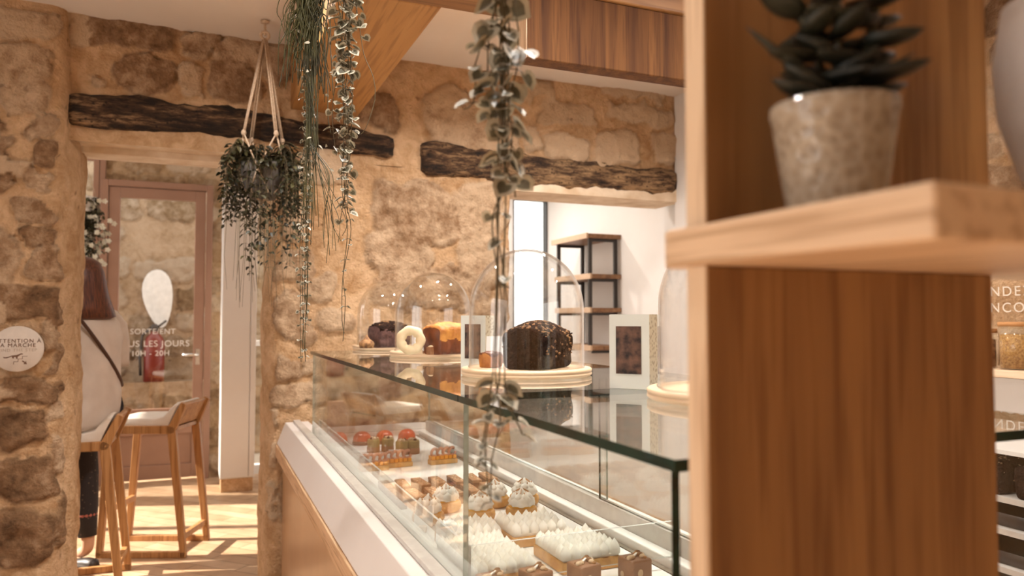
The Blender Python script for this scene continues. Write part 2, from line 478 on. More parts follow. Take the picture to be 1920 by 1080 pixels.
M['cream'] = plain('cream_icing', (0.80, 0.67, 0.45), 0.6, (0.70, 0.54, 0.33), 30)
M['meringue'] = plain('meringue', (0.93, 0.90, 0.85), 0.5, (0.91, 0.86, 0.78), 60)
M['toast'] = plain('toasted_meringue', (0.62, 0.33, 0.16), 0.6)
M['crust'] = plain('tart_crust', (0.70, 0.38, 0.12), 0.6, (0.56, 0.27, 0.075), 40, bump=0.3, bscale=150)
M['lemon'] = plain('lemon_curd', (0.82, 0.44, 0.05), 0.2, (0.76, 0.36, 0.035), 20)
M['praline'] = plain('praline_bar', (0.40, 0.20, 0.095), 0.5, (0.28, 0.125, 0.055), 50, bump=0.3)
M['praline_dark'] = plain('praline_side', (0.22, 0.095, 0.042), 0.55, (0.15, 0.06, 0.027), 50)
M['almond'] = plain('almond_flake', (0.70, 0.52, 0.34), 0.6)
M['mousse'] = plain('milk_chocolate', (0.30, 0.155, 0.085), 0.4, (0.24, 0.115, 0.06), 30)
M['coral'] = plain('coral_glaze', (0.62, 0.11, 0.035), 0.3, (0.46, 0.06, 0.02), 18)
M['fig'] = plain('fig_slice', (0.62, 0.33, 0.22), 0.45, (0.48, 0.20, 0.12), 60)
M['orange'] = plain('orange_jelly', (0.85, 0.36, 0.03), 0.25, (0.76, 0.27, 0.02), 40)
M['pistachio'] = plain('pistachio_cake', (0.36, 0.29, 0.10), 0.6, (0.26, 0.19, 0.07), 40)
M['purple'] = plain('berry_cake', (0.13, 0.06, 0.05), 0.6, (0.07, 0.03, 0.028), 60, bump=0.5)
M['card'] = plain('white_card', (0.80, 0.79, 0.77), 0.7)
M['box'] = plain('pale_mint_box', (0.66, 0.69, 0.65), 0.6, (0.63, 0.66, 0.62), 6)
M['box_pattern'] = dotted_material('patterned_box_side', (0.62, 0.57, 0.44), (0.36, 0.30, 0.20), 110, (0.30, 0.45), 0.6)
M['box_inside'] = plain('chocolates_behind_film', (0.16, 0.08, 0.05), 0.4, (0.012, 0.006, 0.004), 45, detail=6, spec=.25)
M['shirt'] = plain('white_cotton', (0.66, 0.56, 0.48), 0.9, (0.61, 0.51, 0.43), 14, bump=0.1)
M['skin'] = plain('skin', (0.55, 0.32, 0.21), 0.5, (0.50, 0.28, 0.18), 20)
M['hair'] = plain('auburn_hair', (0.16, 0.045, 0.015), 0.42, (0.05, 0.013, 0.006), 6, stretch=(25, 25, 1))
M['trousers'] = dotted_material('patterned_trousers', (0.018, 0.016, 0.02), (0.11, 0.075, 0.06), 46, (0.16, 0.24), 0.8)
M['leather'] = plain('brown_leather', (0.075, 0.03, 0.014), 0.5)
M['pink'] = plain('pink_hem', (0.42, 0.13, 0.10), 0.7)
M['red'] = plain('red_enamel', (0.20, 0.022, 0.012), 0.35)
M['shelf_wood'] = wood('walnut_shelf', (0.16, 0.075, 0.033), (0.25, 0.125, 0.055), (0.36, 0.20, 0.10), 'y')
M['shelf_edge'] = plain('shelf_front_edge', (0.60, 0.42, 0.28), 0.5)
M['nuts'] = plain('nut_mix', (0.52, 0.29, 0.09), 0.6, (0.30, 0.14, 0.035), 130, bump=0.6)
M['cork'] = plain('cork_lid', (0.52, 0.25, 0.09), 0.8)
M['window_frame'] = plain('dark_window_frame', (0.045, 0.035, 0.03), 0.5)
M['lamp_disc'] = emit('lamp_diffuser', (1.0, 0.84, 0.66), 18.0)
M['asphalt'] = plain('courtyard_paving', (0.52, 0.43, 0.34), 0.9, (0.42, 0.34, 0.26), 5)

# ----------------------------------------------------------------------------------------- stone walls
def vnoise(u, v, seed):
    iu = np.floor(u).astype(np.int64); iv = np.floor(v).astype(np.int64)
    fu = u - iu; fv = v - iv
    fu = fu * fu * (3 - 2 * fu); fv = fv * fv * (3 - 2 * fv)
    def h(a, b):
        n = (a * 374761393 + b * 668265263 + seed * 974711) & 0x7fffffff
        n = ((n ^ (n >> 13)) * 1274126177) & 0x7fffffff
        return ((n ^ (n >> 16)) & 0xffff) / 65535.0
    return (h(iu, iv) * (1 - fu) + h(iu + 1, iv) * fu) * (1 - fv) + (h(iu, iv + 1) * (1 - fu) + h(iu + 1, iv + 1) * fu) * fv


def fbm(u, v, seed, oct=4):
    t = 0; a = 0.5; s = 0
    for k in range(oct):
        t = t + a * vnoise(u * 2 ** k, v * 2 ** k, seed + k); s += a; a *= 0.5
    return t / s


def stone_heights(U, V, stones, seed):
    du = (fbm(U * 7, V * 7, seed, 4) - 0.5) * 0.17
    dv = (fbm(U * 7 + 40, V * 7, seed + 9, 4) - 0.5) * 0.15
    U2 = U + du; V2 = V + dv
    mask = np.zeros_like(U); tone = np.full_like(U, 0.35)
    for (cu, cv, hu, hv, t) in stones:
        sel = (np.abs(U2 - cu) < hu * 1.3) & (np.abs(V2 - cv) < hv * 1.3)
        if not sel.any():
            continue
        q = ((np.abs((U2[sel] - cu) / hu)) ** 4 + (np.abs((V2[sel] - cv) / hv)) ** 4) ** 0.25
        mk = np.clip((1.17 - q) / 0.30, 0, 1); mk = mk * mk * (3 - 2 * mk)
        old = mask[sel]; tt = tone[sel]
        tt = np.where(mk >= old, t, tt)
        mask[sel] = np.maximum(old, mk); tone[sel] = tt
    lump = (fbm(U * 2.2, V * 2.2, seed + 21, 3) - 0.5) * 0.045
    rough = (fbm(U * 16, V * 16, seed + 33, 4) - 0.5) * 0.022
    h = lump + rough * (0.7 + 1.5 * mask) + mask * (0.012 + 0.02 * tone) - 0.016 * np.exp(-((mask - 0.35) / 0.2) ** 2)
    return h, mask, tone


def resample(path, step):
    out = [Vector((*path[0], 0))]
    for a, b in zip(path[:-1], path[1:]):
        a = Vector((*a, 0)); b = Vector((*b, 0))
        n = max(1, int(round((b - a).length / step)))
        out += [a.lerp(b, (k + 1) / n) for k in range(n)]
    return out


class StoneMesh:
    def __init__(s):
        s.V = []; s.F = []; s.S = []; s.T = []

    def panel(s, path, z0, z1, stones, seed, u0, step=0.013, outward=-1, fade=None):
        """a vertical sheet that follows a floor-plan path; the sheet bulges along its outward normal"""
        P = resample(path, step)
        for _ in range(5):       # soften the plan's corners
            P = [P[0]] + [(P[i - 1] + P[i] * 2 + P[i + 1]) / 4 for i in range(1, len(P) - 1)] + [P[-1]]
        n = len(P); nz = max(2, int((z1 - z0) / step))
        arc = [0.0]
        for a, b in zip(P[:-1], P[1:]):
            arc.append(arc[-1] + (b - a).length)
        ua = np.array(arc) + u0; za = np.linspace(z0, z1, nz)
        U, V = np.meshgrid(ua, za, indexing='ij')
        h, mk, tn = stone_heights(U, V, stones, seed)
        nx = []; ny = []
        for i in range(n):
            t = (P[min(i + 1, n - 1)] - P[max(i - 1, 0)]).normalized()
            nx.append(t.y * -outward); ny.append(-t.x * -outward)
        nx = np.array(nx)[:, None]; ny = np.array(ny)[:, None]
        px = np.array([p.x for p in P])[:, None]; py = np.array([p.y for p in P])[:, None]
        XX = px + nx * h; YY = py + ny * h; ZZ = V
        o = len(s.V)
        s.V.extend(np.stack([XX, YY, ZZ], -1).reshape(-1, 3).tolist())
        idx = np.arange(n * nz).reshape(n, nz) + o
        q = np.stack([idx[:-1, :-1], idx[1:, :-1], idx[1:, 1:], idx[:-1, 1:]], -1).reshape(-1, 4)
        s.F.extend(q.tolist()); s.S.extend(mk.reshape(-1).tolist()); s.T.extend(tn.reshape(-1).tolist())

    def flat(s, verts, faces):
        o = len(s.V); s.V.extend(verts); s.F.extend([[i + o for i in f] for f in faces]); s.S.extend([0.0] * len(verts)); s.T.extend([0.4] * len(verts))

    def build(s, name, mat):
        me = bpy.data.meshes.new(name); me.from_pydata(s.V, [], s.F); me.materials.append(mat)
        me.polygons.foreach_set('use_smooth', [True] * len(s.F))
        a = me.attributes.new('stone', 'FLOAT', 'POINT'); a.data.foreach_set('value', s.S)
        a = me.attributes.new('tone', 'FLOAT', 'POINT'); a.data.foreach_set('value', s.T)
        me.update(); o = bpy.data.objects.new(name, me); COL.objects.link(o)
        return o


def random_stones(u0, u1, v0, v1, seed, hh=(0.09, 0.16), ww=(0.16, 0.36), fill=0.85):
    r = random.Random(seed); out = []
    v = v0
    while v < v1:
        h = r.uniform(*hh); u = u0 - r.random() * 0.2
        while u < u1:
            w = r.uniform(*ww)
            if r.random() < fill:
                out.append((u + w / 2, v + h / 2 + r.uniform(-.015, .015), w * 0.43, h * 0.40, r.uniform(0.08, 0.55)))
            u += w
        v += h
    return out


WY = 4.0           # near face of the old stone wall
PY = 3.90          # the left pier stands a little proud


def px_stones(lst, Y):
    out = []
    for (cx, cy, w, h, t) in lst:
        a = at(cx - w / 2, cy, Y=Y); b = at(cx + w / 2, cy, Y=Y); c = at(cx, cy - h / 2, Y=Y); d = at(cx, cy + h / 2, Y=Y)
        out.append(((a.x + b.x) / 2, (c.z + d.z) / 2, abs(b.x - a.x) / 2, abs(c.z - d.z) / 2, t))
    return out


pier_px = [(50, 120, 115, 62, .30), (45, 178, 105, 56, .33), (68, 236, 80, 44, .25), (78, 295, 66, 54, .08), (80, 346, 62, 28, .30), (70, 396, 78, 38, .22),
           (80, 443, 64, 40, .12), (84, 494, 58, 58, .2), (8, 500, 60, 110, .25), (2, 320, 30, 130, .15), (58, 568, 140, 64, .10), (95, 632, 40, 60, .3),
           (55, 728, 130, 60, .10), (122, 668, 24, 40, .2), (136, 716, 22, 30, .15), (45, 806, 105, 76, .06), (50, 896, 112, 74, .08), (42, 1008, 110, 118, .06),
           (116, 985, 34, 120, .14), (40, 45, 140, 60, .38), (118, 770, 40, 40, .3), (120, 860, 36, 60, .28)]
wall_px = [(245, 62, 180, 60, .08), (275, 140, 96, 70, .10), (380, 88, 62, 44, .2), (440, 155, 75, 82, .14), (358, 152, 56, 66, .32), (196, 155, 34, 24, .28), (150, 50, 60, 60, .35),
           (455, 95, 80, 50, .25), (520, 120, 60, 80, .2),
           (712, 206, 84, 66, .12), (858, 226, 110, 110, .30), (930, 240, 70, 110, .34), (1066, 214, 102, 48, .42), (1056, 276, 86, 48, .46), (1156, 282, 90, 56, .45), (1208, 216, 124, 42, .44), (1186, 172, 110, 24, .36),
           (1250, 282, 42, 60, .44), (992, 252, 34, 56, .42), (1010, 170, 60, 40, .40)]
mid_px = [(772, 394, 152, 118, .12), (735, 468, 118, 92, .15), (893, 440, 98, 190, .25), (800, 540, 220, 70, .13), (548, 505, 66, 66, .14), (548, 598, 66, 76, .12), (540, 688, 66, 50, .10),
          (535, 744, 70, 44, .14), (633, 602, 72, 48, .24), (596, 538, 50, 46, .22), (600, 318, 110, 50, .36), (530, 320, 50, 60, .30), (545, 420, 60, 80, .32), (920, 600, 60, 90, .2), (860, 640, 120, 80, .16), (740, 640, 120, 60, .2),
          (505, 860, 24, 50, .34), (500, 945, 26, 60, .30), (506, 790, 20, 40, .35), (560, 850, 70, 70, .14), (560, 940, 80, 80, .14)]
pier_st = px_stones(pier_px, PY) + random_stones(-3.0, -1.0, 0, 2.83, 5)
wall_st = [(a_, b_, c_, d_, t_ + .05) for a_, b_, c_, d_, t_ in px_stones(wall_px, WY)]
mid_st = [(a_, b_, c_, d_, t_ + .13) for a_, b_, c_, d_, t_ in px_stones(mid_px, WY)] + random_stones(0.62, 1.66, 0, 1.15, 8)

LW, RW = 0.335, 1.664
w = StoneMesh()
w.panel([(-3.0, PY), (-0.645, PY), (-0.60, PY + 0.03), (-0.585, PY + 0.10), (-0.555, 4.08), (-0.545, 4.28)], 0.0, 2.84, pier_st, 3, -3.0)
# above the lintels: two rows so that each opening keeps its own soffit height
w.panel([(-0.62, WY), (2.86, WY)], 2.235, 2.84, wall_st, 11, -0.62)
# middle pier: arc offset so that arc length equals x along the flat face
arc0 = LW - (0.20 + 0.065)
w.panel([(LW - 0.03, 4.28), (LW - 0.02, 4.08), (LW + 0.02, 4.01), (LW + 0.06, WY), (RW - 0.01, WY), (RW, WY + 0.02), (RW + 0.01, 4.28)], 0.0, 2.30, mid_st, 17, arc0)
wall_back = struct(w.build('wall_back', M['stone']), 'old limestone rubble wall with two openings')
wall_back['label'] = 'old limestone rubble wall with two openings under dark lintels'

# backing thickness above the openings and plaster soffits
mb = MB()
mb.box(-3.0, 2.9, 4.06, 4.28, 2.30, 2.84)
mb.box(-0.60, LW + 0.04, 4.03, 4.30, 2.245, 2.31)
mb.box(-0.60, LW + 0.04, 4.16, 4.33, 2.215, 2.25)
mb.box(RW - 0.03, 2.85, 3.985, 4.30, 2.145, 2.24)
mb.box(-3.0, -0.58, 4.10, 4.28, 0, 2.31)
mb.box(LW + 0.04, RW - 0.02, 4.10, 4.28, 0, 2.31)
struct(mb.build('trim_soffit', M['plaster'], bevel=0.012))
bpy.data.objects['trim_soffit'].name = 'trim_1'


def lintel(name, pts_top, pts_bot, y0, y1, seed):
    """a rough-hewn beam: sections along x with uneven edges"""
    mbl = MB(); n = 46; rings = []
    x0, x1 = pts_top[0][0], pts_top[-1][0]
    def ev(p, x):
        for (a, za), (b, zb) in zip(p[:-1], p[1:]):
            if x <= b:
                return za + (zb - za) * (x - a) / (b - a)
        return p[-1][1]
    for i in range(n + 1):
        x = x0 + (x1 - x0) * i / n
        zt = ev(pts_top, x); zb = ev(pts_bot, x)
        nz = lambda k: mnoise.noise(Vector((x * 5, k * 3.1, seed))) * 0.020 + mnoise.noise(Vector((x * 17, k * 3.1, seed))) * 0.012
        e = 0.02 if i in (0, n) else 0.0
        ring = [(x, y1, zb + nz(0)), (x, y0 + .025 + nz(1), zb + e + nz(2)), (x, y0 + e + nz(3), zb + .03 + nz(4)), (x, y0 - .006 + e + nz(5), (zt + zb) / 2), (x, y0 + e + nz(6), zt - .03 + nz(7)), (x, y0 + .025 + nz(8), zt - e + nz(9)), (x, y1, zt)]
        rings.append(ring)
    mbl.loft(rings)
    o = struct(mbl.build(name, M['old_beam']))
    return o


lt = [at(125, 172, Y=WY), at(420, 200, Y=WY), at(737, 256, Y=WY)]
lb = [at(125, 236, Y=WY), at(420, 256, Y=WY), at(737, 297, Y=WY)]
lintel('trim_2', [(p.x, p.z) for p in lt], [(p.x, p.z) for p in lb], 3.965, 4.14, 1.0)
lt = [at(789, 263, Y=WY), at(1000, 292, Y=WY), at(1266, 322, Y=WY)]
lb = [at(789, 325, Y=WY), at(1000, 350, Y=WY), at(1266, 366, Y=WY)]
lintel('trim_3', [(p.x, p.z) for p in lt], [(p.x, p.z) for p in lb], 3.965, 4.14, 2.0)

# floor, ceiling
mb = MB(); mb.box(-3.2, 3.0, -2.6, 7.4, -0.1, 0.0); mb.box(3.0, 3.3, 3.9, 7.4, -0.1, 0.0); struct(mb.build('floor', M['floor']))
mb = MB(); mb.box(-3.2, 3.1, -2.6, 4.28, 2.83, 2.95); struct(mb.build('ceiling', M['ceiling']))
mb = MB(); mb.box(-3.2, 3.3, 4.28, 7.4, 2.86, 2.98); struct(mb.build('ceiling_bar', M['white_wall']))

# ceiling beams
mb = MB(); mb.solid(0.415, 0.765, 2.48, 4.02, 2.49, 2.83); struct(mb.build('trim_4', M['oak_beam'], bevel=0.006))
mb = MB(); mb.solid(-3.1, 2.8, 2.20, 2.48, 2.49, 2.83); struct(mb.build('trim_5', M['oak_cross'], bevel=0.006))
mb = MB(); mb.solid(0.975, 2.8, 2.21, 2.285, 2.255, 2.49); t6 = struct(mb.build('trim_6', M['oak_board'], bevel=0.004))
mb = MB(); mb.solid(0.972, 0.9748, 2.212, 2.283, 2.257, 2.488); mb.build('painted_lit_end', M['oak_lit_edge'], t6)  # added strip: the light on the board's end is painted as paler wood

# right-hand wall: stone, plastered near the old wall
XR = 2.86
w = StoneMesh()
w.panel([(XR, 3.05), (XR, -1.2)], 0.0, 2.84, random_stones(0, 4.4, 0, 2.84, 41, hh=(.13, .2), ww=(.2, .42)), 23, 0.0, step=0.02)
wr = struct(w.build('wall_right', M['stone']))
mb = MB(); mb.box(XR + 0.06, XR + 0.2, -2.6, 4.3, 0, 2.84); mb.box(XR - 0.06, XR + 0.1, 3.0, 4.0, 0, 2.84); struct(mb.build('wall_right_plaster', M['white_wall']))
# left wall with the shop windows behind the camera's left shoulder
mb = MB()
mb.box(-3.2, -3.0, 2.3, 4.3, 0, 2.84); mb.box(-3.2, -3.0, -2.6, -0.3, 0, 2.84); mb.box(-3.2, -3.0, -0.3, 2.3, 0, 0.5); mb.box(-3.2, -3.0, -0.3, 2.3, 2.6, 2.84); mb.box(-3.15, -3.05, 1.37, 1.43, 0.5, 2.6)
struct(mb.build('wall_left', M['white_wall']))
# shop front behind the camera
mb = MB()
mb.box(-3.2, 3.1, -2.6, -2.45, 0, 2.84)
struct(mb.build('wall_front', M['plaster']))

# ----------------------------------------------------------------------------------------- bar room behind the doorway
YB = 7.2
dl = at(186, 600, Y=YB).x; dr = at(396, 600, Y=YB).x     # outer edges of the door frame
dtop = at(290, 343, Y=YB).z
w = StoneMesh()
bar_st = random_stones(-3, 3, 0, 3, 77, hh=(.16, .26), ww=(.25, .6))
w.panel([(dl - 0.02, YB), (0.75, YB)], dtop, 2.86, bar_st, 51, dl, step=0.022)
w.panel([(dr, YB), (dr + 0.14, YB)], 0.0, dtop, bar_st, 51, dr, step=0.022)
w.panel([(0.75, YB), (1.45, YB)], 0.0, 2.86, bar_st, 51, .75, step=0.05)
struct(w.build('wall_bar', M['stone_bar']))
# yard wall seen through the glazed door
w = StoneMesh()
w.panel([(-3.0, 8.6), (1.2, 8.6)], 0.0, 3.0, random_stones(-3, 3, 0, 3.2, 91, hh=(.2, .34), ww=(.3, .7)), 61, -3.0, step=0.02)
zl = at(292, 716, Y=8.40).z
w.panel([(-0.95, 8.25), (0.6, 8.25)], 0.0, zl + .01, random_stones(-1, 1, 0, 1.2, 93, hh=(.25, .34), ww=(.4, .7)), 67, -.95, step=0.02)
w.flat([(-0.95, 8.25, zl), (0.6, 8.25, zl), (0.6, 8.6, zl), (-0.95, 8.6, zl)], [[0, 1, 2, 3]])
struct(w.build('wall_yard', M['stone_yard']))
mb = MB(); mb.box(-3.5, 3.3, 7.4, 8.7, -0.1, -0.005); struct(mb.build('floor_yard', M['asphalt']))

door = thing('door_1', 'glazed door with brown metal frame and white opening hours lettering', 'door', ((dl + dr) / 2, YB - 0.02, 0))
door['kind'] = 'structure'
hw = (dr - dl) / 2
mb = MB()
for (x0, x1, z0, z1) in ((-hw, -hw + .055, 0, dtop), (hw - .055, hw, 0, dtop), (-hw + .055, hw - .055, dtop - .055, dtop)):
    mb.solid(x0, x1, -0.05, 0.05, z0, z1)
mb.build('outer_frame', M['rose_metal'], door, bevel=0.004)
mb = MB(); iw = hw - 0.06
gz0, gz1 = 0.62, dtop - 0.15
for (x0, x1, z0, z1) in ((-iw, -iw + .085, .02, dtop - .06), (iw - .085, iw, .02, dtop - .06), (-iw + .085, iw - .085, gz1, dtop - .06), (-iw + .085, iw - .085, .40, gz0), (-iw + .085, iw - .085, .02, .14)):
    mb.solid(x0, x1, -0.035, 0.015, z0, z1)
leaf_frame = mb.build('door_leaf_frame', M['rose_metal'], door, bevel=0.004)
mb = MB(); mb.solid(-iw + .085, iw - .085, -0.015, 0.0, .14, .40); mb.build('kick_panel', M['rose_metal'], door, bevel=0.002)
mb = MB(); mb.box(-iw + .085, iw - .085, -0.012, -0.006, gz0, gz1); pane = mb.build('glass_pane', M['door_glass'], door)
mb = MB()
hz = at(380, 664, Y=YB).z
mb.solid(iw - .065, iw - .03, -0.045, -0.03, hz - .09, hz + .05)
mb.tube([(iw - .048, -.04, hz), (iw - .048, -.085, hz), (iw - .06, -.09, hz), (iw - .17, -.09, hz)], .011, sides=8)
h_ = mb.build('door_handle', M['chrome'], door); h_['label'] = 'chrome lever door handle'
for (px, py, s, t) in ((287, 622, .052, 'SORTE/ENT'), (285, 645, .06, 'TOUS LES JOURS'), (282, 663, .052, '10H - 20H')):
    p = at(px, py, Y=YB - .035)
    text('door_lettering', t, s * 1.25, M['vinyl'], pane, (p.x - door.location.x, -0.016, p.z), (PI / 2, 0, 0), ext=0.001, spacing=1.08)

# bright side light and window posts left of the door
mb = MB()
xs = at(158, 600, Y=YB).x
for px in (176, 188):
    x = at(px, 600, Y=YB).x
    mb.solid(x - .022, x + .022, YB - .05, YB + .03, 0, 2.86)
mb.solid(-2.2, dl - .02, YB - .04, YB + .02, 2.74, 2.86)
mb.solid(-2.2, dl - .02, YB - .04, YB + .02, 0.0, 0.5)
struct(mb.build('window_1', M['rose_metal'], bevel=0.003))
mb = MB(); mb.box(-2.2, dl - .04, YB - .012, YB - .006, 0.5, 2.74); g = mb.build('window_pane', M['glass'], bpy.data.objects['window_1'])
# bar left wall with a tall window that lets the sun in
mb = MB()
mb.box(-2.3, -2.2, 4.28, 4.9, 0, 2.86); mb.box(-2.3, -2.2, 6.9, 7.2, 0, 2.86); mb.box(-2.3, -2.2, 4.9, 6.9, 0, 0.9); mb.box(-2.3, -2.2, 4.9, 6.9, 2.6, 2.86)
for y in (5.5, 6.2):
    mb.box(-2.28, -2.22, y, y + 0.07, 0.9, 2.6)
struct(mb.build('wall_bar_left', M['white_wall']))

# tall white cupboard right of the glazed door
ca = at(412, 880, Y=6.45); cb = at(482, 880, Y=6.45)
cup = thing('tall_cupboard', 'tall white cupboard standing right of the glazed door', 'cupboard', (0, 0, 0))
mb = MB(); mb.solid(ca.x, cb.x - .02, 6.47, 6.95, 0.11, 2.50); mb.build('carcass', M['white_wall'], cup, bevel=0.004)
mb = MB(); mb.solid(ca.x + .002, ca.x + .215, 6.45, 6.468, 0.12, 2.495); d_ = mb.build('door', M['white_metal'], cup, bevel=0.003)
mb = MB(); mb.solid(ca.x + .219, cb.x - .022, 6.45, 6.468, 0.12, 2.495); mb.build('door', M['white_metal'], cup, bevel=0.003)
mb = MB(); mb.solid(ca.x + .01, cb.x - .03, 6.49, 6.93, 0.0, 0.11); mb.build('plinth', M['oak_band'], cup)

wn3 = thing('window_3', 'bright narrow window right of the tall white cupboard', 'window', (0, 0, 0)); wn3['kind'] = 'structure'
mb = MB()
for (x0, x1, z0, z1) in ((dr + .14, dr + .18, 0, dtop), (.71, .75, 0, dtop), (dr + .18, .71, 0, .08), (dr + .18, .71, dtop - .06, dtop), (dr + .18, .71, 1.15, 1.2)):
    mb.solid(x0, x1, YB - .04, YB + .03, z0, z1)
mb.build('window_frame', M['white_wall'], wn3)
mb = MB(); mb.box(dr + .18, .71, YB - .008, YB - .002, .08, dtop - .06); mb.build('window_pane', M['glass'], wn3)

# ----------------------------------------------------------------------------------------- kitchen behind the second opening
YK = 6.35
XK = 3.0
ka = at(962, 420, Y=YK); kb = at(1031, 420, Y=YK)
mb = MB()
mb.box(1.35, ka.x, YK, YK + .12, 0, 2.86); mb.box(kb.x, 3.3, YK, YK + .12, 0, 2.86); mb.box(ka.x, kb.x, YK, YK + .12, 0, 1.2); mb.box(ka.x, kb.x, YK, YK + .12, 2.55, 2.86)
mb.box(1.35, 1.45, 4.28, YK, 0, 2.86)
mb.box(XK, XK + .12, 4.28, YK, 0, 2.86)
struct(mb.build('wall_kitchen', M['white_wall']))
wn = thing('window_2', 'kitchen window with dark frame behind the white room', 'window', (0, 0, 0)); wn['kind'] = 'structure'
mb = MB()
for (x0, x1, z0, z1) in ((ka.x, ka.x + .006, 1.2, 2.55), (kb.x - .045, kb.x, 1.2, 2.55), (ka.x + .04, kb.x - .045, 1.2, 1.25), (ka.x + .04, kb.x - .045, 2.5, 2.55)):
    mb.solid(x0, x1, YK - .02, YK + .06, z0, z1)
mb.build('window_frame', M['window_frame'], wn)
mb = MB(); mb.box(ka.x + .04, kb.x - .045, YK + .02, YK + .026, 1.25, 2.5); mb.build('window_pane', M['glass'], wn)

# wall shelf unit with black ladder frames
su = thing('wall_shelf_unit', 'brown wooden wall shelves on black ladder frames in the white kitchen', 'shelf', (0, 0, 0))
yn = 5.0
xf = at(1101, 440, Y=yn).x
levels = [at(1101, y, Y=yn).z for y in (440, 516, 580, 652)]
yf = yn + 0.62
for i, z in enumerate(levels):
    xa = xf if i == 0 else xf + .03
    mb = MB(); mb.solid(xa + .012, XK, yn, yf, z - .022, z + .012)
    b = mb.build('shelf_board', M['shelf_wood'], su, bevel=0.003)
    mb = MB(); mb.solid(xa - .006, xa + .011, yn, yf, z - .026, z + .016); e = mb.build('front_edge', M['shelf_edge'], b, bevel=0.002)
for y in (yn + .03, yf - .05):
    mb = MB()
    for x in (xf + .03, XK - .045):
        mb.solid(x, x + .028, y, y + .02, levels[3] - .03, levels[0] - .02)
    for z in levels:
        mb.solid(xf + .058, XK - .045, y + .002, y + .018, z - .045, z - .024)
    mb.build('ladder_frame', M['black_metal'], su)

# ----------------------------------------------------------------------------------------- display counter
XF, XB = 0.475, 1.19
ZT = 1.251            # top of the counter glass
YE, YJ, YG = 0.690, 1.385, 3.50
case = thing('display_counter', 'long glass display counter with pastries, white ledge and wooden front', 'counter', (0, 0, 0))


def pane_x(name, y0, y1, z0, z1, x, t=.010, ed=2, gm='glass'):      # upright pane facing -x
    m_ = MB(); m_.box(x, x + t, y0, y1, z0, z1, mis=[1, 1, 1, 0, 1, 0])
    return m_.build(name, [M[gm], M['edge'] if ed == 2 else M['edge_pale'] if ed == 1 else M['acrylic_edge']], case)


def pane_y(name, x0, x1, z0, z1, y, t=.010, ed=2):
    m_ = MB(); m_.box(x0, x1, y, y + t, z0, z1, mis=[1, 1, 0, 1, 0, 1])
    return m_.build(name, [M['glass'], M['edge'] if ed == 2 else M['edge_pale'] if ed == 1 else M['acrylic_edge']], case)


def pane_z(name, x0, x1, y0, y1, z1, t=.012):
    m_ = MB(); m_.box(x0, x1, y0, y1, z1 - t, z1, mis=[0, 0, 1, 1, 1, 1])
    return m_.build(name, [M['glass_top'], M['edge']], case)


pane_z('top_glass', XF - .012, XB, YE - .024, YJ - .0015, ZT, .013)
pane_z('top_glass', XF - .012, XB, YJ + .0015, YG, ZT, .013)
m_ = MB(); m_.box(XF, XF + .010, YE, YJ - .001, .872, ZT - .0135, mis=[1, 1, 2, 0, 1, 0]); m_.build('front_glass', [M['glass'], M['edge_pale'], M['edge']], case)
pane_x('front_glass', YJ + .001, YG, .872, ZT - .0135, XF, ed=1)
pane_y('end_glass', XF + .011, 1.18, .872, ZT - .0135, YE + .001)
pane_y('end_glass', XF + .011, 1.02, .872, ZT - .0135, YG - .011, ed=1)
pane_x('back_glass', YE + .07, 1.80, .912, ZT - .0135, 1.005, .006, ed=2)
pane_x('back_glass', 1.78, YG - .02, .912, ZT - .0135, 1.016, .006, ed=1)
# ledge profile (x, z)
mb = MB(); mb.prism([(.44, .872), (.405, .872), (.366, .772), (.366, .765), (.52, .765), (.52, .872)], 'y', YE - .02, 3.97); mb.build('white_ledge', M['white_metal'], case, bevel=0.003)
mb = MB(); mb.solid(.441, .474, YE - .01, 3.95, .8725, .884); mb.build('glass_channel', M['steel'], case, bevel=0.002)
mb = MB(); mb.solid(.358, .50, YE - .02, 3.96, .705, .764); mb.build('oak_band', M['oak_band'], case, bevel=0.002)
mb = MB(); mb.solid(.395, 1.04, YE + .01, 3.96, .06, .704); mb.build('front_panel', M['front_panel'], case)
mb = MB(); mb.solid(.43, 1.0, YE + .04, 3.95, 0.0, .06); mb.build('plinth', M['black_metal'], case)
mb = MB(); mb.solid(.525, 1.19, YE - .01, 3.95, .705, .838); mb.build('tray_bed', M['white_metal'], case)
mb = MB(); mb.solid(.49, .95, YE + .02, YG - .02, .839, .8445); mb.build('white_tray', M['white_tray'], case)
mb = MB(); mb.solid(.952, .966, YE + .02, YG - .02, .839, .846); mb.build('rail_groove', M['dark_groove'], case)
mb = MB(); mb.solid(.967, 1.0, YE + .02, YG - .02, .839, .868); mb.build('back_rail', M['white_metal'], case, bevel=0.003)
mb = MB(); mb.solid(1.001, 1.024, YE + .02, YG - .02, .839, .911); mb.build('sliding_track', M['steel'], case, bevel=0.002)
m_ = MB(); m_.box(.497, .503, 1.43, YG - .05, .846, .948, mis=[1, 1, 1, 0, 1, 0]); m_.build('low_glass_screen', [M['glass'], M['acrylic_edge']], case)
m_ = MB(); m_.box(.497, .998, 1.419, 1.425, .870, .948, mis=[1, 1, 0, 1, 0, 1]); m_.build('low_glass_screen', [M['glass'], M['acrylic_edge']], case)
mb = MB(); mb.solid(.4965, .5035, 1.42, 1.43, .846, .948); mb.build('screen_corner', M['acrylic_edge'], case)

# ----------------------------------------------------------------------------------------- boards, domes, cakes on the counter
def board_proto():
    m_ = MB(); r = .172
    m_.lathe([(0.0, 0), (r - .006, 0), (r, .004), (r, .009), (r - .003, .011), (r, .0125), (r, .018), (r - .004, .021), (0, .021)], 72)
    return m_.build('cake_board', M['birch'])


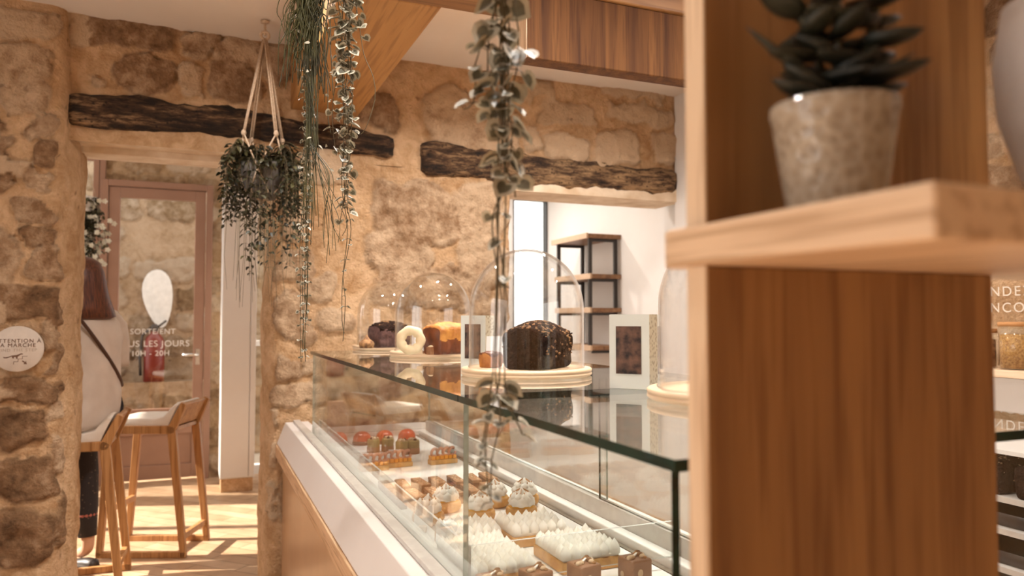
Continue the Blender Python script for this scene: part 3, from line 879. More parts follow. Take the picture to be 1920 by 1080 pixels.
def dome_proto():
    m_ = MB(); r = .152; hcyl = .150; prof = [(r, 0.0), (r, .004), (r - .0015, .004)]
    prof = [(r, 0.0)] + [(r, hcyl * k / 6) for k in range(1, 7)]
    for k in range(1, 15):
        a = PI / 2 * k / 14
        prof.append((r * math.cos(a) if k < 14 else 0.0004, hcyl + .162 * math.sin(a)))
    m_.lathe(prof, 72)
    m_.lathe([(r - .003, 0)] + [(r - .003, hcyl * k / 6) for k in range(1, 7)] + [((r - .003) * math.cos(PI / 2 * k / 14) if k < 14 else .0004, hcyl + .159 * math.sin(PI / 2 * k / 14)) for k in range(1, 15)], 72)
    # polished rim
    m_.lathe([(r + .0015, 0), (r + .002, .003), (r - .001, .003), (r - .0015, 0), (r + .0015, 0)], 72)
    return m_.build('glass_dome', M['dome_glass'])


spots = [(987, 703, 'nearest', 'over the dark chocolate loaf'), (812, 667, 'second', 'over the golden loaf'), (729, 654.5, 'far', 'over the dark fruit cake at the far end'), (1391, 749, 'hidden', 'half hidden behind the wooden shelf panel')]
b0 = d0 = None
centres = []
for i, (px, py, nm, wh) in enumerate(spots):
    p = at(px, py, Z=ZT); centres.append(p)
    lab_b = ['round pale wood board under the dome with the dark chocolate loaf', 'round pale wood board under the dome with the golden loaf', 'round pale wood board at the far end under the dark fruit cake', 'round pale wood board beside the gift box, cut off by the wooden panel'][i]
    lab_d = 'clear glass cloche dome ' + wh
    o = board_proto() if i == 0 else b0.copy()
    d = dome_proto() if i == 0 else d0.copy()
    if i == 0:
        b0, d0 = o, d
    else:
        COL.objects.link(o); COL.objects.link(d)
    tag(o, lab_b, 'cake board', 'round boards on the counter'); tag(d, lab_d, 'glass dome', 'glass domes on the counter')
    o.location = p; d.location = p + Vector((0, 0, .0212))
    o.rotation_euler.z = rnd.random() * 3
ZB = ZT + .0215


def loaf(name, L_, W_, H_, top, mats, crumbs=0, seed=1, dome=.25):
    """a loaf cake: rounded sides, domed and rough crust"""
    m_ = MB(); n = 44; rings = []
    prof = []
    for k in range(56):
        a = 2 * PI * k / 56
        prof.append((math.cos(a), math.sin(a)))
    for i in range(n + 1):
        t = -1 + 2 * i / n
        e = (1 - abs(t) ** 14) ** .25
        ring = []
        for (c_, s_) in prof:
            q = (abs(c_) ** 9 + abs(s_) ** 9) ** (-1 / 9)
            y = c_ * q; z = s_ * q
            zz = (z * .5 + .5) * H_
            if z > 0:
                zz += H_ * dome * (1 - y * y) * (1 - t * t * .6) * z
            ww = W_ * .5 * (.90 + .10 * (zz / H_)) * (.9 + .1 * e)
            d = mnoise.noise(Vector((t * 6, y * 5, zz * 40 + seed))) * .004
            ring.append((t * L_ * .5 * (.97 + .03 * zz / H_), y * ww + d, max(0.0, zz * (.93 + .07 * e) + d * (1 if zz > .01 else 0))))
        rings.append(ring)
    m_.loft(rings, 0)
    # crust on top gets the second material
    for fi, f in enumerate(m_.f):
        zc = sum(m_.v[j][2] for j in f) / len(f)
        xc = m_.v[f[0]][0]; yc = m_.v[f[0]][1]
        if zc > H_ * top + .012 * mnoise.noise(Vector((xc * 45, yc * 45, seed))):
            m_.m[fi] = 1
    r = random.Random(seed)
    for _ in range(crumbs):
        t = r.uniform(-.94, .94); y = r.uniform(-.95, .95)
        z = H_ * (1 + dome * (1 - y * y) * (1 - t * t * .6)) * .985
        if r.random() < .25:
            y = r.choice((-1, 1)) * r.uniform(.97, 1.0); z = H_ * r.uniform(.35, 1)
        s = r.uniform(.0018, .0058)
        m_.blob((t * L_ * .5, y * W_ * .47, z), s, s * r.uniform(.6, 1.3), s * .7, 2 if r.random() < .6 else 1, 6, 4)
    return m_


c1 = centres[0]
lp = at(1018, 693, Z=ZB)
o = loaf('', .175, .125, .090, .84, None, 800, 3, .36).build('chocolate_loaf', [M['choc'], M['choc'], M['crumb']], loc=(lp.x + .016, lp.y + .062, ZB), rot=(0, 0, math.radians(40)))
tag(o, 'dark chocolate loaf cake with crumbed domed top under the nearest dome', 'cake')
p = at(921, 690, Z=ZB)
o = loaf('', .05, .042, .036, .8, None, 0, 5, .15).build('small_cake', [M['gold_cake'], M['caramel'], M['caramel']], loc=(p.x + .01, p.y + .03, ZB), rot=(0, 0, .5))
tag(o, 'small brown cake slice behind the tag beside the chocolate loaf', 'cake')
c2 = centres[1]
p = at(838, 665, Z=ZB)
o = loaf('', .15, .115, .095, .55, None, 0, 8, .2).build('golden_loaf', [M['caramel'], M['gold_cake'], M['gold_cake']], loc=(p.x + .02, p.y + .05, ZB), rot=(0, 0, .35))
tag(o, 'golden loaf cake with dark caramel sides under the second dome', 'cake')
# cream ring cake standing on edge
p = at(770, 666, Z=ZB)
m_ = MB(); R, r_ = .034, .0165
for k in range(28):
    pass
vs = []; fs = []
for k in range(28):
    a = 2 * PI * k / 28
    for j in range(12):
        b_ = 2 * PI * j / 12
        rr = R + r_ * math.cos(b_) * (1 + .12 * math.cos(a * 7))
        vs.append((rr * math.cos(a), r_ * math.sin(b_), R + r_ + .001 + rr * math.sin(a)))
for k in range(28):
    for j in range(12):
        fs.append((k * 12 + j, k * 12 + (j + 1) % 12, ((k + 1) % 28) * 12 + (j + 1) % 12, ((k + 1) % 28) * 12 + j))
m_.add(vs, fs, 0, True)
ring = m_.build('ring_cake', M['cream'], loc=(p.x, p.y, ZB), rot=(0, 0, -.3)); tag(ring, 'cream coloured ring cake standing upright under the second dome', 'cake')
for (px, py, s, lab) in ((793, 663, .026, 'little brown cake cube beside the cream ring cake'), (806, 665, .024, 'darker little cake cube next to the golden loaf')):
    p = at(px, py, Z=ZB); m_ = MB(); m_.solid(-s / 2, s / 2, -s / 2, s / 2, 0, s * 1.15)
    m_.blob((0, 0, s * 1.15), s * .45, s * .45, s * .22, 1, 10, 6)
    o = m_.build('cake_cube', [M['praline'], M['cream']], loc=(p.x + .004, p.y, ZB), rot=(0, 0, .4), bevel=0.002); tag(o, lab, 'cake', 'little cake cubes under the second dome')
c3 = centres[2]
p = at(722, 652, Z=ZB)
m_ = loaf('', .16, .11, .09, .8, None, 120, 12, .3)
o = m_.build('fruit_cake', [M['purple'], M['choc'], M['crumb']], loc=(p.x + .03, p.y + .05, ZB), rot=(0, 0, .35)); tag(o, 'dark berry coloured loaf cake with nuts under the far dome', 'cake')
p = at(683, 653, Z=ZB)
m_ = MB(); m_.lathe([(.0, 0), (.028, 0), (.032, .02), (.028, .028), (.012, .04), (.0005, .058)], 20, wob=lambda a, z: .06 * math.cos(a * 6))
o = m_.build('small_cake', [M['crumb']], loc=(p.x + .01, p.y, ZB)); tag(o, 'small pointed bun left of the dark fruit cake under the far dome', 'cake')


def price_tag(px, py, z, w, h, rz, lean, label, stand=.012):
    p = at(px, py, Z=z)
    if z < 1:
        p.x = max(p.x, .54)
    t = thing('price_tag', label, 'price tag', (p.x, p.y, z), rz, 'price tags')
    m2 = MB(); m2.box(-w / 2, w / 2, -.0006, .0006, stand, stand + h, M=Matrix.Rotation(lean, 4, 'X') @ Matrix.Shear('XZ', 4, (0.25, 0.0)) if False else Matrix.Rotation(lean, 4, 'X'))
    m2.build('card', M['card'], t)
    m2 = MB(); m2.solid(-.010, .010, -.006, .010, 0, stand + .004); m2.build('clip', M['birch'], t, bevel=0.001)
    return t


price_tag(926, 688, ZB, .045, .072, math.radians(-28), math.radians(-18), 'white price card beside the dark chocolate loaf')
price_tag(787, 664, ZB, .045, .07, math.radians(-28), math.radians(-18), 'white price card in front of the golden loaf')


def gift_box(p, rz, w, d, h, label):
    t = thing('gift_box', label, 'gift box', p, rz, 'gift boxes on the counter')
    m2 = MB(); m2.box(0, w, 0, d, 0, h, mis=[0, 0, 0, 1, 0, 1]); m2.build('carton', [M['box'], M['box_pattern']], t)
    m2 = MB(); m2.box(w * .17, w * .80, -.0012, .0, h * .20, h * .84); m2.build('film_window', M['box_inside'], t)
    return t


p = at(1143, 728, Z=ZT)
gift_box((p.x, p.y, ZT + .0005), math.radians(-50), .088, .062, .157, 'pale mint gift box with dark window, right of the nearest dome')
p = at(864, 692, Z=ZT)
gift_box((p.x, p.y, ZT + .0005), math.radians(-52), .085, .055, .157, 'pale mint gift box standing behind the nearest dome')

# ----------------------------------------------------------------------------------------- pastries in the case
ZP = .8450
PG = {}


def kiss(m2, c, r, h, mi=0, seg=8):
    m2.lathe([(r, 0), (r * 1.08, h * .25), (r * .95, h * .48), (r * .62, h * .70), (r * .25, h * .88), (.0004, h)], seg, c, mi)


def tartlet():
    t = thing('meringue_tartlet', '', 'pastry', group='meringue tartlets in the case')
    m2 = MB(); m2.lathe([(0, 0), (.036, 0), (.042, .006), (.0445, .016), (.043, .025), (.039, .030), (.037, .028), (0, .028)], 36, wob=lambda a, z: .012 * math.cos(a * 9)); m2.build('crust', M['crust'], t)
    m2 = MB(); m2.lathe([(.0375, .0285), (.034, .033), (0, .034)], 30); m2.build('lemon_curd', M['lemon'], t)
    m2 = MB(); r = random.Random(2)
    m2.lathe([(.034, .032), (.037, .040), (.034, .050), (.022, .060), (.0004, .066)], 30, wob=lambda a, z: .10 * math.cos(a * 8 + z * 300) + .05 * math.cos(a * 3))
    for k in range(7):
        a = 2 * PI * k / 7 + .3
        kiss(m2, (.021 * math.cos(a), .021 * math.sin(a), .049), .011, .020)
    kiss(m2, (0, 0, .056), .012, .024)
    me = m2.build('meringue', M['meringue'], t)
    m2 = MB()
    for k in range(6):
        a = 2 * PI * k / 6 + .5
        m2.blob((.021 * math.cos(a), .021 * math.sin(a), .0665), .0022, .0022, .0035, 0, 6, 4)
    for k in range(3):
        a = 2 * PI * k / 3
        m2.box(-.009, .009, -.001, .001, 0, .004, M=Matrix.Translation((.012 * math.cos(a), .012 * math.sin(a), .070)) @ Matrix.Rotation(a, 4, 'Z') @ Matrix.Rotation(.5, 4, 'Y'))
    m2.build('toasted_tips', M['toast'], me)
    return t


tl = [(978, 973, 'meringue tartlet in the near row, right of the hanging vine'), (1022, 946, 'meringue tartlet furthest right, next to the back rail'), (899, 979, 'meringue tartlet just right of the glass joint'),
      (927, 953, 'meringue tartlet behind the end of the hanging vine'), (803, 985, 'meringue tartlet left of the glass joint, near row'), (836, 962, 'meringue tartlet left of the glass joint, far row')]
t0 = tartlet()
for i, (px, py, lab) in enumerate(tl):
    p = at(px, py - 5, Z=ZP); p.x = min(p.x, .902)
    if i == 0:
        t0.location = p; t0['label'] = lab
    else:
        dup(t0, p, rnd.random() * 6, lab)


def slab(w, d, label, loc):
    t = thing('meringue_tart', label, 'pastry', loc, 0, 'square meringue tarts in the case')
    m2 = MB(); m2.solid(-w / 2, w / 2, -d / 2, d / 2, 0, .026); m2.build('crust', M['crust'], t, bevel=.003)
    m2 = MB(); m2.solid(-w / 2 + .004, w / 2 - .004, -d / 2 + .004, d / 2 - .004, .0262, .032)
    nx = int(w / .021); ny = int(d / .021)
    r = random.Random(int(w * 1e4))
    for i in range(nx):
        for j in range(ny):
            kiss(m2, (-w / 2 + (i + .5) * w / nx + r.uniform(-.002, .002), -d / 2 + (j + .5) * d / ny + r.uniform(-.002, .002), .031), .0122, r.uniform(.026, .034))
    m2.build('meringue', M['meringue'], t)
    return t


slab(.145, .155, 'large square meringue tart nearest the back rail', (.802, 1.545, ZP))
slab(.150, .225, 'long meringue tart along the front glass', (.585, 1.562, ZP))
slab(.145, .125, 'square meringue tart in front of the tartlets, away from the glass', (.775, 1.742, ZP))
slab(.140, .110, 'square meringue tart in front of the tartlets, beside the front glass', (.615, 1.757, ZP))


def choc_cube():
    t = thing('chocolate_cube', '', 'pastry', group='chocolate cubes in the case')
    m2 = MB(); m2.solid(-.026, .026, -.026, .026, 0, .056); m2.build('cake', M['mousse'], t, bevel=.004)
    m2 = MB(); r = random.Random(4)
    for _ in range(14):
        s = r.uniform(.003, .008)
        m2.blob((r.uniform(-.02, .02), r.uniform(-.02, .02), .056 + s * .4), s, s * .8, s * .7, r.choice((0, 0, 1)), 7, 5)
    m2.box(-.014, .014, -.002, .002, .058, .061, 2, M=Matrix.Rotation(.6, 4, 'Z'))
    m2.build('topping', [M['crumb'], M['almond'], M['meringue']], t)
    m2 = MB(); m2.blob((-.006, -.0265, .030), .007, .0018, .0085, 0, 10, 6); m2.build('almond', M['almond'], t); m2 = MB(); m2.blob((-.0265, .008, .022), .0018, .006, .007, 0, 10, 6); m2.build('almond', M['almond'], t)
    return t


cl = [(1000, 1062, 'chocolate cube second from the front glass, between the two big tarts'), (1094, 1052, 'chocolate cube in front of the large square tart'), (1190, 1042, 'chocolate cube nearest the corner by the back rail'), (918, 1072, 'chocolate cube closest to the front glass')]
c0 = choc_cube()
for i, (px, py, lab) in enumerate(cl):
    p = at(px, py, Z=ZP + .058); p = Vector((p.x, min(p.y, 1.375), ZP))
    if i == 0:
        c0.location = p; c0['label'] = lab; c0.rotation_euler.z = .2
    else:
        dup(c0, p, .2 + rnd.uniform(-.1, .1), lab)


def bar():
    t = thing('praline_bar', '', 'pastry', group='praline bars in the case')
    m2 = MB(); m2.solid(-.016, .016, -.055, .055, 0, .024); m2.build('biscuit', M['praline_dark'], t, bevel=.002)
    m2 = MB(); m2.solid(-.0165, .0165, -.056, .056, .0242, .034); g = m2.build('glaze', M['praline'], t, bevel=.002)
    m2 = MB(); r = random.Random(6)
    for k in range(8):
        m2.blob((r.uniform(-.01, .01), -.045 + k * .013, .0345), .004, .003, .002, 0, 6, 4)
    m2.build('nut_pieces', M['almond'], g)
    return t


b0_ = bar(); first = True
words_ = ['first', 'second', 'third', 'fourth', 'fifth', 'sixth', 'seventh']
for row, yy in enumerate((2.20, 2.345)):
    for k in range(7):
        x = .545 + k * .058
        if row == 0 and k == 6:
            continue
        lab = '%s praline bar from the front glass in the %s row of brown bars' % (words_[k], ('near', 'far')[row])
        if first:
            b0_.location = (x, yy, ZP); b0_['label'] = lab; b0_.rotation_euler.z = .05; first = False
        else:
            dup(b0_, (x + rnd.uniform(-.004, .004), yy, ZP), rnd.uniform(-.08, .08), lab)


def fig_tart():
    t = thing('fig_tart', '', 'pastry', group='fig tarts in the case')
    m2 = MB(); m2.solid(-.055, .055, -.02, .02, 0, .018); m2.build('crust', M['crust'], t, bevel=.003)
    m2 = MB()
    for k in range(6):
        m2.solid(-.052 + k * .0175, -.037 + k * .0175, -.018, .018, .0182, .0325)
    m2.build('orange_cubes', M['orange'], t, bevel=.003)
    m2 = MB()
    for k in range(4):
        a0 = k * .3
        pts = [(-.036 + k * .024 + .014 * math.cos(a), -.006 + .004 * math.sin(a * 2), .045 + .014 * math.sin(a)) for a in [a0 + 2 * PI * j / 12 for j in range(11)]]
        m2.tube(pts, .0062, .005, 7)
    m2.build('fig_slices', M['fig'], t)
    return t


f0_ = fig_tart()
for i, (px, py, lab) in enumerate([(838, 868, 'fig tart with orange cubes nearest the glass joint'), (745, 875, 'fig tart with orange cubes in the middle of the row'), (700, 882, 'fig tart with orange cubes close to the front glass')]):
    p = at(px, py, Z=ZP); p.x = max(.565, min(p.x, .865))
    if i == 0:
        f0_.location = p; f0_['label'] = lab; f0_.rotation_euler.z = .1
    else:
        dup(f0_, p, .1 + rnd.uniform(-.2, .1), lab)


def tall_cake():
    t = thing('nut_cake', '', 'pastry', group='tall nut cakes in the case')
    m2 = MB(); m2.lathe([(0, 0), (.024, 0), (.025, .004), (.025, .05), (.022, .055), (0, .055)], 24); m2.build('sponge', M['pistachio'], t)
    m2 = MB(); m2.lathe([(.0255, .0), (.0265, .002), (.0265, .022), (.0255, .024)], 24); m2.build('caramel_base', M['praline'], t)
    m2 = MB(); r = random.Random(9)
    for _ in range(12):
        a = r.random() * 6.3; q = r.random() * .018
        m2.blob((q * math.cos(a), q * math.sin(a), .058), .007, .006, .006, r.choice((0, 1)), 7, 5)
    m2.build('nuts', [M['almond'], M['choc']], t)
    return t


n0_ = tall_cake()
for i, (px, py, lab) in enumerate([(775, 850, 'tall nut cake nearest the back rail, behind the fig tarts'), (753, 852, 'tall nut cake second from the back rail'), (727, 846, 'tall nut cake third from the back rail'), (700, 848, 'tall nut cake closest to the front glass')]):
    p = at(px, py, Z=ZP)
    if i == 0:
        n0_.location = p; n0_['label'] = lab
    else:
        dup(n0_, p, rnd.random() * 6, lab)


def coral_cake():
    t = thing('coral_dome_cake', '', 'pastry', group='coral glazed cakes in the case')
    m2 = MB(); m2.lathe([(0, 0), (.04, 0), (.042, .01), (.040, .016), (0, .016)], 28); m2.build('biscuit', M['praline_dark'], t)
    m2 = MB(); prof = [(.0385, .0165)] + [(.0385 * math.cos(PI / 2 * k / 8), .024 + .034 * math.sin(PI / 2 * k / 8)) for k in range(9)]
    prof[-1] = (.0004, .058)
    m2.lathe(prof, 28, wob=lambda a, z: .05 * math.cos(a * 8)); m2.build('coral_glaze', M['coral'], t)
    return t


k0_ = coral_cake()
for i, (px, py, lab) in enumerate([(752, 829, 'coral red dome cake nearest the back rail'), (716, 831, 'coral red dome cake in the middle of three'), (681, 833, 'coral red dome cake second from the front glass'), (647, 834, 'coral red dome cake closest to the front glass')]):
    p = at(px, py, Z=ZP); p.x = (.865, .765, .665, .565)[i]
    if i == 0:
        k0_.location = p; k0_['label'] = lab
    else:
        dup(k0_, p, rnd.random() * 6, lab)

price_tag(790, 1044, ZP + .0005, .05, .055, math.radians(-28), math.radians(-24), 'white price card behind the front glass, near the long meringue tart')
price_tag(745, 1003, ZP + .0005, .05, .055, math.radians(-28), math.radians(-24), 'white price card behind the front glass, near the tartlets')
price_tag(741, 868, ZP + .0005, .05, .04, math.radians(-10), math.radians(-24), 'white price card in front of the tall nut cakes')

# ----------------------------------------------------------------------------------------- foreground shelf, pots
XS0, XS1 = .379, .724
et = thing('shelf_divider', 'tall oak shelf divider with one thick shelf, close on the right', 'shelf', (0, 0, 0))
ZS0, ZS1 = 1.4435, 1.4765
for (z0, z1, nm_) in ((.02, ZS0 - .0005, 'lower_panel'), (ZS1 + .0005, 2.15, 'upper_panel')):
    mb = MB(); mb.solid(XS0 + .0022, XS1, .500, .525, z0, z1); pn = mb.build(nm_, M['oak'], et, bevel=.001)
    mb = MB(); mb.solid(XS0, XS0 + .002, .500, .525, z0, z1); mb.build('painted_lit_edge', M['oak_lit_edge'], pn)  # added strip, its pale colour stands in for window light on the left edge
mb = MB()
xa, xb, ya, yb, r = .372, 1.02, .288, .562, .022
poly = []
for (cx, cy, a0) in ((xb - r, yb - r, 0), (xa + r, yb - r, 90), (xa + .004, ya + .004, 180), (xb - r, ya + r, 270)):
    rr = .004 if a0 == 180 else r
    for k in range(7):
        a = math.radians(a0 + 15 * k); poly.append((cx + rr * math.cos(a), cy + rr * math.sin(a)))
mb.prism(poly, 'z', ZS0, ZS1); mb.build('shelf', M['oak_shelf_y'], et, bevel=.003)
mb = MB(); mb.solid(XS0 - .01, XS1 + .01, .42, .60, 0, .02); mb.build('foot', M['oak_x'], et)

pp = at(1566, 388, Z=ZS1)
pp = at(1566, 380, Y=.425)
pot = thing('succulent_pot', 'dark succulent in a speckled grey stoneware pot on the oak shelf', 'potted plant', (pp.x, .425, ZS1 + .0003))
mb = MB()
mb.lathe([(0, 0), (.031, 0), (.0345, .003), (.045, .074), (.0465, .078), (.0465, .084), (.0435, .084), (.0425, .072), (0, .070)], 48)
mb.build('pot', M['speckle_pot'], pot)
mb = MB(); mb.lathe([(.042, .0725), (.02, .074), (0, .075)], 24); mb.build('soil', M['soil'], pot)
mb = MB(); r = random.Random(12)
def fleshy(m2, base, d, L_, w_, mi=0):
    d = d.normalized(); side = d.cross(Vector((0, 0, 1)))
    side = side.normalized() if side.length > .01 else Vector((1, 0, 0))
    nrm = side.cross(d)
    rings = []
    for k in range(8):
        t = k / 7; ww = w_ * (math.sin(PI * min(1, .12 + .88 * t) ** .8) ** .8 + .12) * (1 if k < 7 else .25)
        c = base + d * (L_ * t) + nrm * (.10 * L_ * t * t)
        rings.append([c + side * (ww * math.cos(a)) + nrm * (ww * .42 * math.sin(a)) for a in [2 * PI * j / 10 for j in range(10)]])
    m2.loft(rings, mi)
stems = [((0, 0, .073), (.004, 0, .20), 7), ((.006, .004, .073), (-.032, .014, .19), 6), ((.004, -.006, .073), (.038, -.012, .18), 6)]
ms = MB()
for (a, b, n) in stems:
    a = Vector(a); b = Vector(b)
    ms.tube([a, a.lerp(b, .5) + Vector((.004, 0, 0)), b], .0045, .003, 8)
    for k in range(n):
        c = a.lerp(b, .15 + .85 * k / n); an = k * 1.57 + r.uniform(-.4, .4)
        for q in (0, PI):
            fleshy(mb, c, Vector((math.cos(an + q), math.sin(an + q), r.uniform(-.25, .4))), r.uniform(.036, .058), r.uniform(.009, .0135))
    fleshy(mb, b, Vector((.2, .1, 1)), .03, .011)
for (dx, dz, L_, s_) in ((-1, .50, .075, .006), (-.9, .15, .045, .012), (1, .40, .062, .007), (.9, .12, .05, .015), (.6, .35, .05, .014), (-.5, .2, .045, .012), (.25, .3, .05, .013)):
    fleshy(mb, Vector((dx * .008, 0, .086 + .03 * dz)), Vector((dx * .92, -dx * .38 - .12, dz)), L_, s_)
mb.build('leaves', M['jade'], pot); ms.build('stem', M['leaf_mid'], pot)

wp = thing('white_pot', 'pale rounded stoneware pot at the right edge on the oak shelf', 'pot', (.668, .375, ZS1 + .0003))
mb = MB(); mb.lathe([(0, 0), (.024, 0), (.032, .008), (.051, .045), (.065, .095), (.0675, .14), (.060, .185), (.056, .185), (.062, .14), (.058, .11), (0, .10)], 48); mb.build('body', M['white_pot'], wp)
mb = MB(); mb.lathe([(.0585, .155), (.03, .158), (0, .16)], 24); mb.build('soil', M['soil'], wp)

# ----------------------------------------------------------------------------------------- hanging plants
def leaf_heart(m2, c, d, n, L_, W_, mi_in=0, mi_out=1):
    """folded heart-shaped leaf with a pale margin"""
    d = d.normalized(); s = d.cross(n)
    if s.length < 1e-4:
        return
    s.normalize(); n = s.cross(d).normalized()
    def q(u, v, k=1.0):
        return c + d * (L_ * u) + s * (W_ * v) + n * (abs(v) * W_ * .32 * k)
    outl = [(0.06, 0), (-.10, .22), (-.02, .44), (.27, .54), (.62, .43), (.95, 0), (.62, -.43), (.27, -.54), (-.02, -.44), (-.10, -.22)]
    o_ = [q(u, v) for (u, v) in outl]
    i_ = [q(.38 + (u - .38) * .62, v * .60) for (u, v) in outl]
    k = len(m2.v); nn = len(outl)
    fs = [(j, (j + 1) % nn, nn + (j + 1) % nn, nn + j) for j in range(nn)]
    m2.add(o_ + i_, fs, mi_out, True)
    m2.add(i_ + [q(.38, 0)], [(j, (j + 1) % nn, nn) for j in range(nn)], mi_in, True)


def leaf_oval(m2, c, d, n, L_, W_, mi=0):
    d = d.normalized(); s = d.cross(n)
    if s.length < 1e-4:
        return
    s.normalize(); n = s.cross(d).normalized()
    P_ = [c, c + d * L_ * .3 + s * W_ * .5 + n * W_ * .18, c + d * L_ * .7 + s * W_ * .38 + n * W_ * .1, c + d * L_ - n * L_ * .12, c + d * L_ * .7 - s * W_ * .38 + n * W_ * .1, c + d * L_ * .3 - s * W_ * .5 + n * W_ * .18, c + d * L_ * .5]
    m2.add(P_, [(0, 1, 6), (1, 2, 6), (2, 3, 6), (3, 4, 6), (4, 5, 6), (5, 0, 6)], mi, True)


def rdir(r, zlo=-.4, zhi=.6):
    a = r.random() * 2 * PI
    return Vector((math.cos(a), math.sin(a), r.uniform(zlo, zhi)))


def hang_pot(name, label, x, y, zbot, matp='grey_pot', pr=.065):
    t = thing(name, label, 'hanging plant', (x, y, zbot), 0)
    m2 = MB(); m2.lathe([(0, 0), (pr * .75, 0), (pr, .10), (pr * 1.04, .11), (pr * .93, .11), (pr * .88, .095), (0, .09)], 28); m2.build('pot', M[matp], t)
    m2 = MB()
    H = 2.829 - zbot
    for k in range(3):
        a = 2 * PI * k / 3
        m2.tube([(pr * math.cos(a), pr * math.sin(a), .108), (.004 * math.cos(a), .004 * math.sin(a), min(H - .02, .11 + .22))], .0018, sides=5)
    m2.tube([(0, 0, min(H - .02, .11 + .2)), (0, 0, H)], .003, sides=5)
    m2.build('cord', M['rope'], t)
    return t


def vine(m_stem, m_leaf, pts, r, leaf_L, gap, rs=.0009, heart=True, spread=1.0, pale=0, frac=1.0):
    """pts: control points top to bottom; leaves in pairs at nodes"""
    P_ = [Vector(p) for p in pts]
    dense = []
    for i in range(len(P_) - 1):
        p0 = P_[max(0, i - 1)]; p1 = P_[i]; p2 = P_[i + 1]; p3 = P_[min(len(P_) - 1, i + 2)]
        n = max(2, int((p2 - p1).length / .02))
        for k in range(n):
            t = k / n
            dense.append(.5 * ((2 * p1) + (p2 - p0) * t + (2 * p0 - 5 * p1 + 4 * p2 - p3) * t * t + (3 * p1 - p0 - 3 * p2 + p3) * t ** 3))
    dense.append(P_[-1])
    m_stem.tube(dense, rs, rs * .8, 4)
    acc = 0; nxt = gap * r.random(); tot = sum((b - a).length for a, b in zip(dense[:-1], dense[1:])); run = 0
    for a, b in zip(dense[:-1], dense[1:]):
        acc += (b - a).length; run += (b - a).length
        if acc >= nxt:
            acc = 0; nxt = gap * r.uniform(.6, 1.4)
            if run / tot > frac and r.random() < .75:
                continue
            sc = r.uniform(.65, 1.2) * (1 - .35 * run / tot)
            an = r.random() * 6.3
            for q in (0, PI):
                if r.random() < .12:
                    continue
                out = Vector((math.cos(an + q), math.sin(an + q), r.uniform(-.5, .25)))
                c = b + out * (.25 * leaf_L * spread)
                m_stem.tube([b, c], rs * .7, sides=3)
                d = (out + Vector((0, 0, -.6)) + rdir(r) * .4)
                n_ = (out * .6 + Vector((0, 0, .6)) + rdir(r) * .5)
                if heart:
                    leaf_heart(m_leaf, c, d, n_, leaf_L * sc, leaf_L * sc * 1.0)
                else:
                    leaf_oval(m_leaf, c, d, n_, leaf_L * sc, leaf_L * sc * .55, r.choice((0, 0, 1)))


def path_px(pxs, D0, r, jit=.006):
    """a hanging strand surveyed from the photo at a roughly constant distance from the room's wall of plants"""
    out = []
    for (x, y) in pxs:
        p = at(x, y, D=D0); out.append(p + Vector((r.uniform(-jit, jit), r.uniform(-jit, jit), 0)))
    return out


def local(pts, o):
    return [p - Vector(o.location) for p in pts]


# near string-of-hearts in front of the case
r = random.Random(21)
pA = at(940, 20, D=.95)
hA = hang_pot('hanging_hearts_plant', 'nearest trailing heart-leaf plant, hanging in front of the counter edge', pA.x, pA.y, 1.90)
ms, ml = MB(), MB()
top = Vector((pA.x, pA.y, 2.01))
def from_top(o, pts, r, pr=.05):
    a = r.random() * 6.3
    rim = Vector((pr * 1.1 * math.cos(a), pr * 1.1 * math.sin(a), .112)); over = Vector((pr * 1.35 * math.cos(a), pr * 1.35 * math.sin(a), .08))
    return [rim * .6 + Vector((0, 0, .045)), rim, over] + pts
for strand, L_, gap in (
        ([(948, 5), (950, 90), (945, 160), (955, 240), (948, 330)], .037, .018), ([(925, 5), (915, 60), (920, 130), (935, 210), (940, 300)], .036, .02), ([(960, 5), (970, 60), (962, 130), (955, 190), (958, 260)], .036, .02),
        ([(938, 5), (940, 100), (942, 200), (946, 300), (965, 340), (968, 370)], .038, .03), ([(905, 80), (900, 130), (890, 190), (868, 205)], .030, .024), ([(945, 5), (944, 200), (942, 330), (935, 400), (940, 480), (946, 560), (940, 640)], .026, .10),
        ([(950, 5), (946, 250), (944, 350), (938, 450), (944, 520), (950, 540)], .026, .12), ([(948, 5), (943, 300), (936, 420), (940, 560), (935, 660), (930, 720), (925, 760), (915, 830), (912, 930)], .027, .034),
        ([(944, 5), (941, 320), (940, 500), (938, 700), (932, 740), (940, 790), (928, 860), (908, 940)], .027, .032), ([(944, 5), (941, 320), (940, 500), (942, 720), (955, 770), (968, 800), (975, 815)], .025, .03), ([(942, 5), (938, 500), (930, 700), (915, 770), (905, 830), (900, 870)], .019, .028)):
    pts = local(path_px(strand, .95, r, .007), hA)
    long = strand[-1][1] > 430
    if long and gap < .05:      # bare thread high up, leaves only in the lower part
        k = [i for i, s_ in enumerate(strand) if s_[1] >= 640][0]
        vine(ms, MB(), from_top(hA, pts[:k + 1], r), r, L_, 9, .0011)
        vine(ms, ml, pts[k:], r, L_, gap, .0011)
    else:
        vine(ms, ml, from_top(hA, pts, r), r, L_, gap, .0011)
ms.build('vines', M['stem'], hA); ml.build('leaves', [M['leaf_grey'], M['leaf_pale']], hA)

